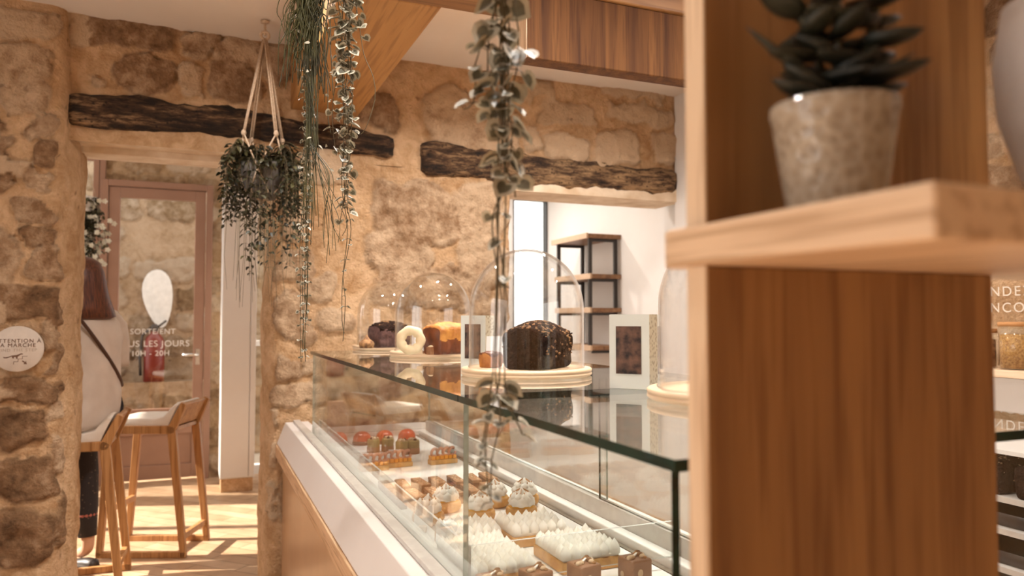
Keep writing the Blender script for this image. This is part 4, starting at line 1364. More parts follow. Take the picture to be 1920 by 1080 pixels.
# middle string-of-hearts
r = random.Random(22)
pB = at(650, 20, D=1.85)
hB = hang_pot('hanging_hearts_plant', 'bushy trailing heart-leaf plant hanging in front of the oak ceiling beam', pB.x, pB.y, 2.30)
ms, ml = MB(), MB()
for strand, L_, gap, fr in (
        ([(655, 5), (652, 100), (655, 200), (650, 300), (645, 400)], .033, .016, 1), ([(645, 5), (648, 100), (650, 180), (640, 260), (648, 380)], .033, .016, 1), ([(668, 5), (660, 60), (655, 130), (660, 200), (650, 260)], .031, .018, 1),
        ([(640, 5), (650, 150), (654, 250), (648, 330), (640, 420)], .031, .019, 1), ([(672, 5), (678, 50), (688, 100), (697, 145), (703, 185), (690, 240), (675, 250)], .029, .02, .62), ([(630, 150), (624, 190), (622, 240), (625, 290)], .028, .022, 1),
        ([(650, 5), (652, 250), (648, 350), (648, 430), (645, 520), (648, 560), (646, 640)], .016, .06, .95), ([(652, 5), (654, 250), (650, 360), (655, 430), (643, 520), (650, 600), (648, 625)], .014, .06, .95)):
    vine(ms, ml, from_top(hB, local(path_px(strand, 1.85, r, .010), hB), r), r, L_, gap, .0011, frac=fr)
ms.build('vines', M['stem'], hB); ml.build('leaves', [M['leaf_grey'], M['leaf_pale']], hB)

# long thin trailing plant
r = random.Random(23)
pC = at(575, 20, D=2.35)
hC = hang_pot('hanging_trailing_plant', 'long narrow trailing plant reaching down to the counter corner', pC.x, pC.y, 2.45)
ms, ml = MB(), MB()
for k in range(9):
    j = r.uniform(-9, 9); yb = r.choice((430, 520, 600, 660, 678, 678))
    strand = [(578 + j, 5), (578 + j * .8, 120), (576 + j * .7, 250), (574 + j * .6, 350)] + [(572 + j * .6, y) for y in (450, 540, 620) if y < yb] + [(570 + j * .6, yb)]
    vine(ms, ml, from_top(hC, local(path_px(strand, 2.35, r, .010), hC), r), r, .019, .036, .0011)
ms.build('vines', M['reed'], hC); ml.build('leaves', [M['leaf_grey'], M['leaf_pale']], hC)

# reed-like mistletoe cactus
r = random.Random(24)
pD = at(592, 20, D=2.12)
hD = hang_pot('hanging_reed_plant', 'dark green reed-like plant with thin drooping stems near the ceiling beam', pD.x, pD.y, 2.385)
ms = MB()
def reed(pts, rr=.0016):
    P_ = [Vector(p) for p in pts]; dense = []
    for i in range(len(P_) - 1):
        p0 = P_[max(0, i - 1)]; p1 = P_[i]; p2 = P_[i + 1]; p3 = P_[min(len(P_) - 1, i + 2)]
        for k in range(6):
            t = k / 6
            dense.append(.5 * ((2 * p1) + (p2 - p0) * t + (2 * p0 - 5 * p1 + 4 * p2 - p3) * t * t + (3 * p1 - p0 - 3 * p2 + p3) * t ** 3))
    dense.append(P_[-1]); ms.tube(dense, rr, rr * .7, 4)
for k in range(125):
    q = r.random()
    if q < .62:
        xb = r.gauss(562, 18); yb = r.uniform(50, 165) + max(0, (xb - 560)) * .5
    elif q < .93:
        xb = r.gauss(596, 24); yb = r.uniform(40, 190)
    else:
        xb = r.uniform(530, 660); yb = r.uniform(20, 130)
    x0 = 590 + (xb - 590) * r.uniform(.45, .8)
    strand = [(x0, 2), (x0 + (xb - x0) * .6, yb * .45), (xb, yb)]
    reed(from_top(hD, local(path_px(strand, 2.12, r, .02), hD), r), r.uniform(.0012, .0022))
for k in range(15):        # long strands, some with forked tips
    xb = r.gauss(578, 7); yb = r.uniform(300, 460)
    reed(from_top(hD, local(path_px([(585, 2), (580, 120), (xb, 250), (xb + r.uniform(-6, 6), yb)], 2.12, r, .015), hD), r), .0013)
for k in range(9):
    x0 = r.uniform(592, 630); y0 = r.uniform(310, 360); xb = r.uniform(600, 648); yb = r.uniform(440, 498)
    reed(from_top(hD, local(path_px([(592, 2), (590, 150), (588, 260), (606 + r.uniform(-8, 12), 330), (xb - 4, 410), (xb, yb)], 2.12, r, .012), hD), r), .0012)
for (pts) in ([(640, 5), (632, 70), (640, 110), (628, 160)], [(600, 90), (615, 150), (618, 220), (620, 250)], [(522, 4), (530, 40), (532, 62)], [(548, 4), (540, 50), (546, 60)]):
    reed(from_top(hD, local(path_px(pts, 2.12, r, .006), hD), r), .0015)
ms.build('stems', M['reed'], hD)
ml = MB()
for k in range(16):
    p = at(r.gauss(590, 22), r.uniform(40, 330), D=2.12) + rdir(r) * .03
    leaf_oval(ml, p - Vector(hD.location), rdir(r, -1, 0), rdir(r), .018, .008)
o_ = ml.build('new_shoots', M['leaf_pale'], hD); o_['kind'] = 'stuff'

# macrame planter near the doorway
r = random.Random(25)
pE = at(493, 335, D=3.55)
zc = pE.z
hE = thing('macrame_planter', 'macrame hanging planter with bushy dark trailing plant beside the doorway', 'hanging plant', (pE.x, pE.y, zc - .10), 0)
zr = 2.829 - (zc - .10)
mp_ = MB(); mp_.lathe([(0, 0), (.055, .002), (.085, .05), (.098, .12), (.102, .17), (.096, .17), (.09, .14), (0, .135)], 36); mp_.build('pot', M['grey_pot'], hE)
mr_ = MB(); zk = zr - .075
mr_.lathe([(.0, zr - .0), (.02, zr - .004), (.02, zr - .012), (0, zr - .016)], 16)
mr_.tube([(0, 0, zr - .012), (0, 0, zk)], .006)
for k in range(16):
    a = 2 * PI * k / 16
    mr_.blob((.018 * math.cos(a), 0, zk + .0 + .018 * math.sin(a)), .008, .008, .008, 0, 6, 4)
for k in range(4):
    a = 2 * PI * k / 4 + .5
    e = Vector((.104 * math.cos(a), .104 * math.sin(a), .30))
    s_ = Vector((.006 * math.cos(a), .006 * math.sin(a), zk - .02))
    for dx in (-.005, .005):
        o_ = Vector((dx * -math.sin(a), dx * math.cos(a), 0))
        mr_.tube([s_ + o_, s_.lerp(e, .5) + o_, e + o_], .0048, sides=6)
    mr_.blob(tuple(e), .012, .012, .016, 0, 8, 6)
    for sgn in (-1, 1):
        b_ = a + sgn * PI / 4
        k1 = Vector((.108 * math.cos(b_), .108 * math.sin(b_), .13))
        mr_.tube([e, e.lerp(k1, .5) + Vector((0, 0, .0)) * 1, k1], .0042, sides=5)
        k2 = Vector((.075 * math.cos(a + sgn * .25), .075 * math.sin(a + sgn * .25), .03))
        mr_.tube([k1, k1.lerp(k2, .5) * 1.05, k2, Vector((0, 0, -.012))], .0042, sides=5)
mr_.blob((0, 0, -.018), .014, .014, .018, 0, 8, 6)
for k in range(18):
    a = r.random() * 6.3; q = r.uniform(.002, .012)
    mr_.tube([(q * math.cos(a), q * math.sin(a), -.03), (q * 2.2 * math.cos(a), q * 2.2 * math.sin(a), -.12 - r.random() * .05)], .0016, sides=4)
mr_.build('macrame_rope', M['rope'], hE)
ms, ml = MB(), MB()
for k in range(74):
    a = r.random() * 2 * PI
    rad = r.uniform(.11, .21); drop = r.choice((.08, .14, .20, .26, .30, .36)) * r.uniform(.7, 1.15)
    rise = r.uniform(.02, .11)
    if abs(a - 4.45) < .62 and k % 6:
        a += .9 if a > 4.45 else -.9
    c_, s_ = math.cos(a), math.sin(a)
    if s_ > .45:
        rad *= .8
    pts = [(.05 * c_, .05 * s_, .15), (.10 * c_, .10 * s_, .17 + rise), (rad * c_, rad * s_, .16 + rise * .4), (rad * 1.06 * c_, rad * 1.06 * s_, .16 - drop)]
    vine(ms, ml, pts, r, .040, .018, .0013, heart=False)
for k in range(12):      # longer tails down over the white cupboard
    a = r.uniform(-2.6, -.4); c_, s_ = math.cos(a), math.sin(a); rad = r.uniform(.08, .16); drop = r.uniform(.36, .52)
    vine(ms, ml, [(.06 * c_, .06 * s_, .15), (.11 * c_, .11 * s_, .18), (rad * c_, rad * s_, .05), (rad * 1.0 * c_, rad * s_, .15 - drop)], r, .036, .024, .0012, heart=False)
for k in range(26):      # thread-like wisps
    a = r.uniform(-2.9, -.2); c_, s_ = math.cos(a), math.sin(a); rad = r.uniform(.06, .18)
    ms.tube([(rad * c_, rad * s_, -.10), (rad * c_ + r.uniform(-.01, .01), rad * s_, -.28), (rad * c_ + r.uniform(-.02, .02), rad * s_, -.36 - r.random() * .16)], .0012, .0006, 4)
ms.build('vines', M['stem'], hE); ml.build('leaves', [M['leaf_dark'], M['leaf_mid']], hE)

# flowering plant hanging in the bar window
r = random.Random(26)
pF = at(168, 440, D=5.6)
hF = hang_pot('hanging_flower_plant', 'white flowering trailing plant hanging beside the brown window post', pF.x - .03, pF.y, 2.20, 'white_pot', .07)
ms, ml, mf = MB(), MB(), MB()
for k in range(34):
    x = r.gauss(166, 11); yb = r.uniform(420, 520)
    pts = from_top(hF, local(path_px([(x, 395), (x + r.uniform(-8, 8), (395 + yb) / 2), (x + r.uniform(-8, 14), yb)], 5.6, r, .02), hF), r)
    vine(ms, ml, pts, r, .05, .035, .002, heart=False)
    for q in range(3):
        p = pts[-1] + rdir(r) * .05 + Vector((0, 0, r.random() * .25))
        for j in range(5):
            leaf_oval(mf, p, Vector((math.cos(j * 1.26), r.uniform(-.5, .1), math.sin(j * 1.26))), Vector((0, -1, 0)), .022, .02)
ms.build('vines', M['stem'], hF); ml.build('leaves', [M['leaf_mid'], M['leaf_dark']], hF); mf.build('blossoms', M['flower'], hF)

# ----------------------------------------------------------------------------------------- sign on the pier
ps = at(33, 654, Y=PY - .035)
sg = thing('round_sign', 'round white mind-the-step sign on the left stone pier', 'sign', ps, 0)
mb = MB(); mb.lathe([(0, 0), (.098, 0), (.1, .002), (.1, .010), (.098, .012), (0, .012)], 64)
o = mb.build('disc', M['sign'], sg, rot=(PI / 2, 0, 0)); o.location = (0, .006, 0)
R90 = (PI / 2, 0, 0)
text('sign_lettering', 'ATTENTION À', .0235, M['sign_ink'], sg, (.0, -.0067, .034), R90, spacing=1.2)
text('sign_lettering', 'LA MARCHE', .0235, M['sign_ink'], sg, (-.004, -.0067, .015), R90, spacing=1.2)
text('sign_lettering', 'MIND THE STEP', .0185, M['sign_faint'], sg, (-.002, -.0067, -.006), R90, spacing=1.2)
def flat_poly(m2, poly, y=-.0070, t=.0008):
    m2.prism(poly, 'y', y, y + t)
mb = MB()
flat_poly(mb, [(-.052, -.034), (-.049, -.040), (-.040, -.041), (-.028, -.037), (-.020, -.033), (-.016, -.042), (-.012, -.042), (-.012, -.036), (-.004, -.036), (-.002, -.044), (.002, -.044), (.002, -.035), (.008, -.030), (.014, -.025), (.020, -.025), (.022, -.022), (.015, -.020), (.010, -.022), (-.002, -.027), (-.020, -.029), (-.035, -.035), (-.045, -.036)])
mb.build('animal_mark', M['sign_ink'], sg)
mb = MB()
st = [(-.012, -.068), (-.012, -.056), (.004, -.056), (.004, -.044), (.020, -.044), (.020, -.033), (.038, -.033)]
for (a, b) in zip(st[:-1], st[1:]):
    x0, x1 = sorted((a[0], b[0])); z0, z1 = sorted((a[1], b[1])); mb.box(x0 - .0008, x1 + .0008, -.007, -.0062, z0 - .0008, z1 + .0008)
mb.build('stairs_mark', M['sign_ink'], sg)
mb = MB(); flat_poly(mb, [(.018, -.054), (.021, -.051), (.031, -.058), (.034, -.054), (.037, -.068), (.024, -.067), (.028, -.062)]); mb.build('arrow_mark', M['sign_ink'], sg)

# ----------------------------------------------------------------------------------------- stools
def stool(label):
    t = thing('bar_stool', label, 'stool', group='oak bar stools')
    # local: faces +x, width along y
    hw = .185
    for s in (-1, 1):
        m2 = MB()
        y0, y1 = (hw - .03, hw) if s > 0 else (-hw, -hw + .03)
        def lim(pa, pb, wa, wb):
            a = Vector(pa); b = Vector(pb); d = (b - a).normalized(); nn = Vector((-d.y, d.x))
            poly = [a + nn * wa / 2, a - nn * wa / 2, b - nn * wb / 2, b + nn * wb / 2]
            m2.prism([tuple(q) for q in poly], 'y', y0, y1)
        rear_f, rear_s, rear_t = (-.255, .02), (-.175, .745), (-.245, .90)
        front_f, front_s = (.235, .02), (.185, .745)
        lim(rear_f, rear_s, .036, .05); lim(rear_s, rear_t, .05, .034); lim(front_f, front_s, .036, .046)
        lim((-.272, .018), (.252, .018), .036, .036); lim((-.18, .745), (.19, .745), .05, .046)
        for c in (rear_f, rear_s, front_f, front_s):
            rr = .018 if c[1] < .1 else .024
            m2.prism([(c[0] + rr * math.cos(2 * PI * k / 14), c[1] + rr * math.sin(2 * PI * k / 14)) for k in range(14)], 'y', y0, y1)
        m2.build('side_frame', M['oak_stool'], t, bevel=.004)
    m2 = MB(); m2.solid(-.19, .19, -hw + .031, hw - .031, .733, .757); m2.build('seat_board', M['oak_stool'], t, bevel=.003)
    m2 = MB(); Mx = Matrix.Translation((-.208, 0, .832)) @ Matrix.Rotation(math.radians(-24), 4, 'Y')
    m2.solid(-.011, .011, -hw + .031, hw - .031, -.07, .07, M=Mx); m2.build('backrest', M['oak_stool'], t, bevel=.004)
    m2 = MB()
    rows = []
    prof = [(.195, .760), (.200, .785), (.185, .806), (.10, .812), (-.08, .812), (-.125, .825), (-.165, .875), (-.190, .902), (-.210, .900), (-.175, .815), (-.155, .762)]
    rings = []
    for k in range(9):
        yk = -1 + 2 * k / 8; e = 1 if abs(yk) < .8 else .86
        cx, cz = .0, .80
        rings.append([(cx + (x - cx) * (.985 if e < 1 else 1), yk * (hw - .008), cz + (z - cz) * (e if z > .79 else 1)) for (x, z) in prof])
    m2.loft(rings); m2.build('seat_cushion', M['cushion'], t, bevel=.006)
    m2 = MB(); m2.solid(.185, .215, -hw + .031, hw - .031, .255, .29); m2.build('footrest', M['oak_stool'], t, bevel=.004)
    m2 = MB(); m2.solid(-.255, -.225, -hw + .031, hw - .031, .10, .135); m2.build('stretcher', M['oak_stool'], t, bevel=.004)
    return t


s0 = stool('oak bar stool with cream cushion that stands empty')
rA = at(345, 1047, Z=0); rB = at(386, 1012, Z=0)
fa = math.radians(158)
fdir = Vector((math.cos(fa), math.sin(fa), 0))
mid = (rA + rB) / 2 + fdir * .255
s0.location = (mid.x, mid.y, 0); s0.rotation_euler.z = fa
s1 = dup(s0, (-.615, 4.56, 0), math.radians(178), 'oak bar stool with the seated person on it')

# ----------------------------------------------------------------------------------------- seated person
HX, HY = -.60, 4.56
person = thing('person', 'seated person with long auburn hair, white shirt and dark patterned trousers, from behind', 'person', (HX, HY, .02), 0)
fa2 = math.radians(128)                       # facing
FD = Vector((math.cos(fa2), math.sin(fa2), 0)); SD = Vector((math.sin(fa2), -math.cos(fa2), 0))   # SD: her right
def bp(f, s, z):
    return FD * f + SD * s + Vector((0, 0, z))
# continuous body grown on a skeleton
jv = [bp(-.02, 0, .90), bp(-.03, 0, 1.08), bp(-.02, 0, 1.28), bp(-.01, 0, 1.40), bp(.01, 0, 1.49), bp(.035, 0, 1.60), bp(.04, 0, 1.68),
      bp(0, .17, 1.37), bp(.04, .23, 1.12), bp(.24, .16, 1.10), bp(.31, .14, 1.10),
      bp(0, -.17, 1.37), bp(.06, -.22, 1.12), bp(.26, -.14, 1.12), bp(.33, -.12, 1.12),
      bp(.02, .11, .88), bp(.28, .20, .85), bp(.22, .195, .46), bp(.18, .19, .09), bp(.29, .20, .045),
      bp(.02, -.10, .88), bp(.38, -.12, .86), bp(.33, -.12, .46), bp(.30, -.12, .33), bp(.42, -.12, .31)]
je = [(0, 1), (1, 2), (2, 3), (3, 4), (4, 5), (5, 6), (3, 7), (7, 8), (8, 9), (9, 10), (3, 11), (11, 12), (12, 13), (13, 14), (0, 15), (15, 16), (16, 17), (17, 18), (18, 19), (0, 20), (20, 21), (21, 22), (22, 23), (23, 24)]
jr = [.14, .12, .14, .09, .05, .085, .07, .055, .042, .034, .028, .055, .042, .034, .028, .085, .062, .052, .034, .03, .085, .062, .052, .034, .03]
# fingers
for (w_, d_) in ((10, 1), (14, -1)):
    for k in range(5):
        b = len(jv); base = jv[w_]
        off = SD * ((k - 2) * .014); L_ = (.045, .06, .066, .06, .048)[k]
        jv.append(base + FD * .05 + off + Vector((0, 0, -.006))); jv.append(base + FD * (.05 + L_) + off * 1.2 + Vector((0, 0, -.03)))
        je += [(w_, b), (b, b + 1)]; jr += [.010, .008]
me = bpy.data.meshes.new('body'); me.from_pydata([tuple(v) for v in jv], je, []); me.materials.append(M['skin'])
body = bpy.data.objects.new('body', me); COL.objects.link(body); body.parent = person
sk = body.modifiers.new('skin', 'SKIN'); body.modifiers.new('subsurf', 'SUBSURF').levels = 1
for v, q in zip(me.skin_vertices[0].data, jr):
    v.radius = (q, q)
me.skin_vertices[0].data[0].use_root = True
for p_ in me.polygons:
    p_.use_smooth = True
sk.use_smooth_shade = True
# clothes
def ell(c, a, b, n=26, fwd=None, side=None, pw=2.4):
    fwd = fwd or FD; side = side or SD; o_ = []
    for k in range(n):
        t = 2 * PI * k / n; cs, sn = math.cos(t), math.sin(t)
        q = (abs(cs) ** pw + abs(sn) ** pw) ** (-1 / pw)
        o_.append(c + side * (a * cs * q) + fwd * (b * sn * q))
    return o_
mb = MB()
rings = []
for (z, a, b, f) in ((.797, .19, .140, -.01), (.83, .20, .152, -.015), (.92, .205, .152, -.02), (1.0, .20, .145, -.025), (1.08, .192, .138, -.03), (1.18, .196, .138, -.025), (1.28, .206, .132, -.02), (1.35, .205, .118, -.012), (1.40, .185, .098, -.005), (1.44, .13, .08, .0), (1.465, .08, .068, .005), (1.475, .065, .06, .008)):
    ring = ell(bp(f, 0, z), a, b)
    rings.append([p + SD * (mnoise.noise(p * 9) * .008) + FD * (mnoise.noise(p * 11 + Vector((3, 1, 2))) * .010) for p in ring])
mb.loft(rings)
for s in (1, -1):
    chain = [(bp(-.01, s * .10, 1.405), .045), (bp(-.008, s * .155, 1.375), .066), (bp(0, s * .195, 1.325), .074), (bp(.012, s * .222, 1.24), .070), (bp(.03, s * .236, 1.16), .066), (bp(.035, s * .240, 1.115), .067)]
    rg = []
    for i, (c, rad) in enumerate(chain):
        a = chain[max(0, i - 1)][0]; b = chain[min(len(chain) - 1, i + 1)][0]; d = (b - a).normalized()
        u = d.cross(FD).normalized(); v = d.cross(u)
        rg.append([c + u * (rad * math.cos(2 * PI * k / 16)) + v * (rad * .92 * math.sin(2 * PI * k / 16)) for k in range(16)])
    mb.loft(rg)
shirt = mb.build('shirt', M['shirt'], person)
mb = MB()
def limb(chain, n=16):
    rg = []
    for i, (c, rad) in enumerate(chain):
        a = chain[max(0, i - 1)][0]; b = chain[min(len(chain) - 1, i + 1)][0]; d = (b - a).normalized()
        u = d.cross(SD).normalized(); v = d.cross(u)
        rg.append([c + u * (rad * math.cos(2 * PI * k / n)) + v * (rad * math.sin(2 * PI * k / n)) for k in range(n)])
    mb.loft(rg)
limb([(bp(-.06, .09, .90), .12), (bp(.05, .12, .895), .104), (bp(.18, .16, .885), .090), (bp(.27, .195, .865), .082), (bp(.30, .205, .82), .080), (bp(.28, .20, .70), .076), (bp(.24, .195, .50), .072), (bp(.21, .192, .32), .060), (bp(.19, .19, .16), .047)])
limb([(bp(-.06, -.09, .90), .12), (bp(.05, -.10, .895), .105), (bp(.24, -.12, .885), .092), (bp(.36, -.12, .865), .086), (bp(.395, -.12, .82), .084), (bp(.38, -.12, .70), .078), (bp(.35, -.12, .56), .072), (bp(.32, -.12, .44), .058), (bp(.31, -.12, .42), .054)])
tr = mb.build('trousers', M['trousers'], person)
mb = MB()
mb.lathe([(.055, 0), (.057, .012), (.055, .022)], 18, tuple(bp(.205, .191, .27))); mb.build('hem', M['pink'], tr)
for (f, s, z) in ((.20, .19, -.019), (.36, -.12, .225)):
    mb = MB(); rings = []
    for k, (t, w_, h_) in enumerate(((-.09, .026, .05), (-.07, .034, .066), (-.02, .036, .064), (.05, .042, .05), (.10, .040, .038), (.13, .022, .026))):
        c = bp(f + t, s, z)
        rings.append([c + SD * (w_ * cs) + Vector((0, 0, max(0, h_ * (.5 + .5 * sn)))) for cs, sn in [(math.cos(2 * PI * j / 14), math.sin(2 * PI * j / 14)) for j in range(14)]])
    mb.loft(rings); mb.build('shoe', M['black_metal'], person)
# hair: cap and a long fall over the shoulders
mb = MB(); rings = []
for (z, a, b, f) in ((1.715, .02, .025, .02), (1.705, .055, .065, .018), (1.68, .083, .096, .012), (1.63, .098, .108, .0), (1.57, .104, .098, -.02), (1.50, .112, .078, -.045), (1.44, .125, .062, -.07), (1.39, .132, .05, -.09), (1.375, .10, .03, -.095)):
    ring = ell(bp(f, .01, z), a, b, 30)
    rings.append([p + (p - bp(f, .01, z)) * (.05 * mnoise.noise(Vector((p.x * 60, p.y * 60, z * 3)))) for p in ring])
mb.loft(rings); mb.build('hair', M['hair'], person)
mb = MB()    # face details on the far side: nose, ears
# bag strap across the back
mb = MB()
pts = []
def back_pt(s, z):
    a, b = .206, .14
    q = max(0, 1 - abs(s / a) ** 2.4) ** (1 / 2.4)
    return bp(-.02 - b * q - .006, s, z)
for k in range(15):
    t = k / 14; s = -.115 + .30 * t; z = 1.415 - .40 * t
    pts.append(back_pt(s, z))
mb.tube(pts, .010, sides=6); mb.build('bag_strap', M['leather'], person)

# fire extinguisher and a white leaf-shaped panel outside the door
pf = at(288, 712, Y=8.42)
fe = thing('fire_extinguisher', 'red fire extinguisher standing outside behind the glass door', 'fire extinguisher', (pf.x, 8.42, zl + .001)); fe.scale = (.9, .9, .86)
mb = MB(); mb.lathe([(0, 0), (.10, 0), (.108, .01), (.108, .45), (.09, .52), (.045, .57), (.03, .60), (0, .60)], 28); mb.build('cylinder', M['red'], fe)
mb = MB(); mb.lathe([(0, .60), (.04, .60), (.04, .66), (.02, .68), (0, .68)], 16); mb.tube([(.03, 0, .64), (.12, 0, .72)], .012); mb.tube([(-.03, 0, .64), (-.12, -.03, .55), (-.14, -.05, .3), (-.13, -.06, .08)], .016); mb.build('valve_and_hose', M['black_metal'], fe)
pl = at(297, 566, Y=8.55)
mb = MB(); n = 26; poly = []
for k in range(n):
    a = 2 * PI * k / n; rr = .30 * (1 - .25 * math.sin(a) * 0)
    poly.append((.14 * math.cos(a) * (1 + .3 * math.sin(a)), .30 * math.sin(a)))
mb.prism([(x * math.cos(.3) - z * math.sin(.3) * .5, z + x * .3) for x, z in poly], 'y', -.012, .012)
lf = mb.build('leaf_panel', M['card'], loc=(pl.x + .0, 8.56, pl.z + .03), bevel=.006)
tag(lf, 'white leaf-shaped panel on the stone wall above the red extinguisher', 'panel')

# ----------------------------------------------------------------------------------------- right-hand shelf, jars, lettering, tray rack
zs = at(1890, 697, X=2.72).z
sh = thing('wall_shelf', 'honey coloured wall shelf carrying glass jars on the stone wall', 'shelf', (0, 0, 0))
mb = MB(); mb.solid(2.60, XR - .01, .6, 2.4, zs - .014, zs + .012); mb.build('board', M['birch'], sh, bevel=.003)
mb = MB()
for y in (.9, 2.1):
    mb.solid(2.70, XR - .005, y, y + .02, zs - .10, zs - .0145)
mb.build('bracket', M['black_metal'], sh)
mb = MB(); mb.box(XR - .075, XR - .05, .4, 2.6, .98, zs - .03); struct(mb.build('wall_right_splashback', M['white_wall']))


def jar(px, rad, h, label, fillm):
    p = at(px, 690, X=2.70)
    t = thing('storage_jar', label, 'jar', (2.70, p.y, zs + .0125), 0, 'glass jars on the wall shelf')
    m2 = MB(); m2.lathe([(0, 0), (rad, .001), (rad, h), (rad - .002, h)], 28); m2.build('glass_jar', M['glass'], t)
    m2 = MB(); m2.lathe([(0, .004), (rad - .004, .004), (rad - .004, h * .80), (0, h * .82)], 28); m2.build('contents', fillm, t)
    m2 = MB(); m2.lathe([(0, h - .002), (rad + .002, h - .002), (rad + .002, h + .014), (0, h + .014)], 28); m2.build('lid', M['cork'], t)
    return t


jar(1908, .056, .155, 'glass jar of golden nuts with orange lid on the wall shelf', M['nuts'])
jar(1846, .042, .13, 'dark glass jar beside the nut jar, half behind the wooden panel', M['crumb'])
lt = thing('wall_lettering', 'pale capital lettering painted on the stone wall above the jar shelf', 'lettering', (XR - .045, 0, 0))
for (py, s, body, pre) in ((548, .052, 'NDEZ', 'RE'), (578, .052, 'NCOU', 'E')):
    p = at(1856, py, X=XR - .045)
    text('letters', body, s, M['letters'], lt, (0, p.y, p.z), (PI / 2, 0, -PI / 2), align='LEFT', spacing=1.25)
    text('letters', pre, s, M['letters'], lt, (0, p.y + .012, p.z), (PI / 2, 0, -PI / 2), align='RIGHT', spacing=1.25)

rack = thing('cake_rack', 'dark tray rack with pale shelves behind the counter, right edge', 'rack', (0, 0, 0))
zz = [at(1890, y, X=2.5).z for y in (915, 972, 1040)]
mb = MB(); mb.solid(2.78, 2.80, .5, 2.3, 0, .97); mb.build('back_panel', M['black_metal'], rack)
mb = MB(); mb.solid(2.34, 2.80, .5, .53, 0, .97); mb.build('side_panel', M['black_metal'], rack)
mb = MB(); mb.solid(2.34, 2.80, 2.27, 2.3, 0, .97); mb.build('side_panel', M['black_metal'], rack)
for z in zz + [.12]:
    mb = MB(); mb.solid(2.36, 2.77, .535, 2.265, z - .018, z); mb.build('shelf_plate', M['steel'], rack)
mb = MB(); mb.solid(2.34, 2.80, .5, 2.3, .972, .985); mb.build('top_plate', M['white_metal'], rack)
m0 = None
nm = ['first', 'second', 'third', 'fourth', 'fifth', 'sixth']
ly = at(1896, 880, X=2.5).y
for k in range(6):
    y = ly + .15 - k * .15
    lab = 'dark nut loaf on the top plate of the rack, %s from the wooden panel' % nm[k]
    if m0 is None:
        m0 = loaf('', .24, .12, .10, .9, None, 150, 31, .15).build('nut_loaf', [M['choc'], M['choc'], M['almond']], loc=(2.49, y, zz[0] + .0005)); tag(m0, lab, 'cake', 'dark nut loaves on the rack')
    else:
        o = m0.copy(); COL.objects.link(o); o.location = (2.49, y, zz[0] + .0005); o['label'] = lab
t0_ = None
for j, z in enumerate(zz[1:]):
    for k in range(3):
        lab = 'black baking tray on the %s level of the rack, %s from the wooden panel' % (('middle', 'lower')[j], nm[k])
        if t0_ is None:
            mb = MB(); mb.lathe([(0, 0), (.17, 0), (.19, .03), (.193, .03), (.175, -.0)], 4); t0_ = mb.build('baking_tray', M['black_metal'], loc=(2.56, 1.93 - k * .37, z + .001), rot=(0, 0, 0)); t0_.data.transform(Matrix.Diagonal((1.36, 1.32, 1.5, 1)) @ Matrix.Rotation(PI / 4, 4, 'Z'))
            tag(t0_, lab, 'tray', 'black trays on the rack')
        else:
            o = t0_.copy(); COL.objects.link(o); o.location = (2.56, 1.93 - k * .37, z + .001); o['label'] = lab

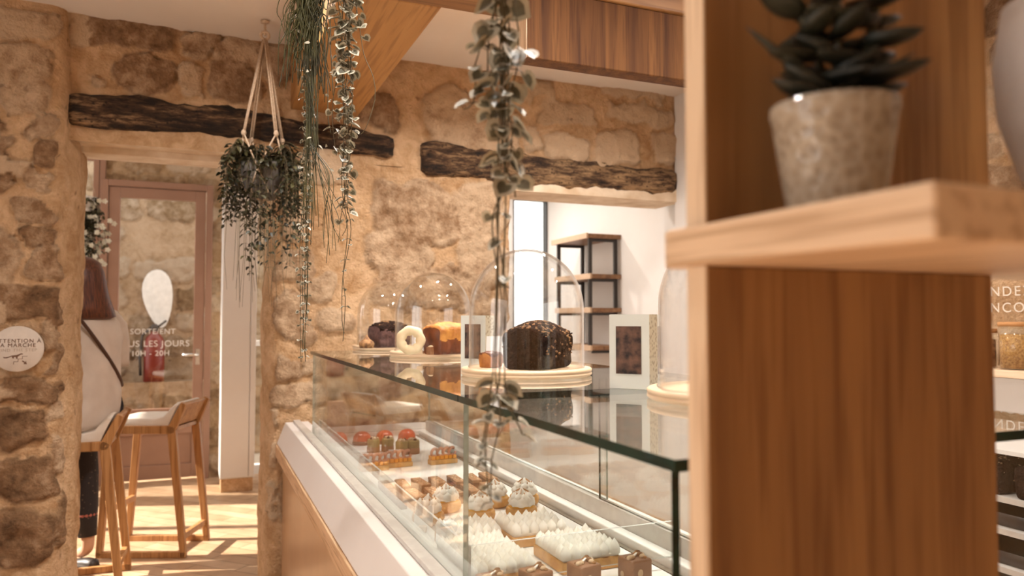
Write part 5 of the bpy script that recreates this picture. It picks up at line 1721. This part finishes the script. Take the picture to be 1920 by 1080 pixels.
# ----------------------------------------------------------------------------------------- lamps in the ceiling
def downlight(x, y, label, power=9.0, z=2.829):
    t = thing('ceiling_spotlight', label, 'ceiling light', (x, y, z), 0, 'round ceiling spotlights')
    m2 = MB(); m2.lathe([(.036, -.002), (.044, -.006), (.048, -.004), (.048, 0), (.034, 0), (.036, -.002)], 28); m2.build('rim', M['white_metal'], t)
    m2 = MB(); m2.lathe([(0, -.003), (.035, -.003)], 24); m2.build('diffuser', M['lamp_disc'], t)
    li = bpy.data.lights.new('lamp', 'AREA'); li.shape = 'DISK'; li.size = .07; li.energy = power; li.color = (1.0, .925, .86); li.spread = math.radians(150)
    lo = bpy.data.objects.new('lamp', li); COL.objects.link(lo); lo.parent = t; lo.location = (0, 0, -.012)
    return t


lamps = [(.12, .8, 'in front of the counter, near end'), (.12, 1.5, 'in front of the counter, beside the oak cross beam'), (.12, 3.0, 'in front of the counter, far end'), (.95, .8, 'over the counter, near end'),
         (.95, 1.45, 'over the counter, beside the oak cross beam'), (1.1, 2.9, 'over the counter, far end'), (1.8, 1.6, 'behind the counter'), (1.9, 3.1, 'before the kitchen opening'), (2.2, .9, 'over the cake rack')]
PW = {0: 3, 1: 7, 2: 12, 3: 10, 4: 21, 5: 29, 6: 8, 7: 17, 8: 5}
for i, (x, y, wh) in enumerate(lamps):
    downlight(x, y, 'round ceiling spotlight ' + wh, PW.get(i, 8))
for (x, y, wh, e) in ((1.9, 5.0, 'in the white kitchen, near the stone wall', 15), (2.1, 5.8, 'in the white kitchen, near the window', 15)):
    downlight(x, y, 'round ceiling spotlight ' + wh, e, 2.859)

# ----------------------------------------------------------------------------------------- daylight
wd = bpy.data.worlds.new('daylight'); SC.world = wd; wd.use_nodes = True
bg = wd.node_tree.nodes['Background']; bg.inputs['Color'].default_value = (1.0, .96, .93, 1); bg.inputs['Strength'].default_value = 2.9
sun = bpy.data.lights.new('sun', 'SUN'); sun.energy = 17; sun.angle = math.radians(1.0); sun.color = (1.0, .90, .78)
so = bpy.data.objects.new('sun', sun); COL.objects.link(so)
so.rotation_euler = Vector((.78, -.26, -.56)).to_track_quat('-Z', 'Y').to_euler()

# ----------------------------------------------------------------------------------------- camera
cd = bpy.data.cameras.new('camera'); cam = bpy.data.objects.new('camera', cd); COL.objects.link(cam)
cd.sensor_width = 36.0; cd.lens = F_PX / 1920 * 36
cam.location = CAM
cam.rotation_euler = FWD.to_track_quat('-Z', 'Y').to_euler()
cd.clip_start = .02
cd.dof.use_dof = True; cd.dof.focus_distance = 1.95; cd.dof.aperture_fstop = cd.lens / 7.5
SC.camera = cam
SC.view_settings.view_transform = 'Standard'; SC.view_settings.look = 'None'; SC.view_settings.gamma = 1; SC.view_settings.exposure = 0.0
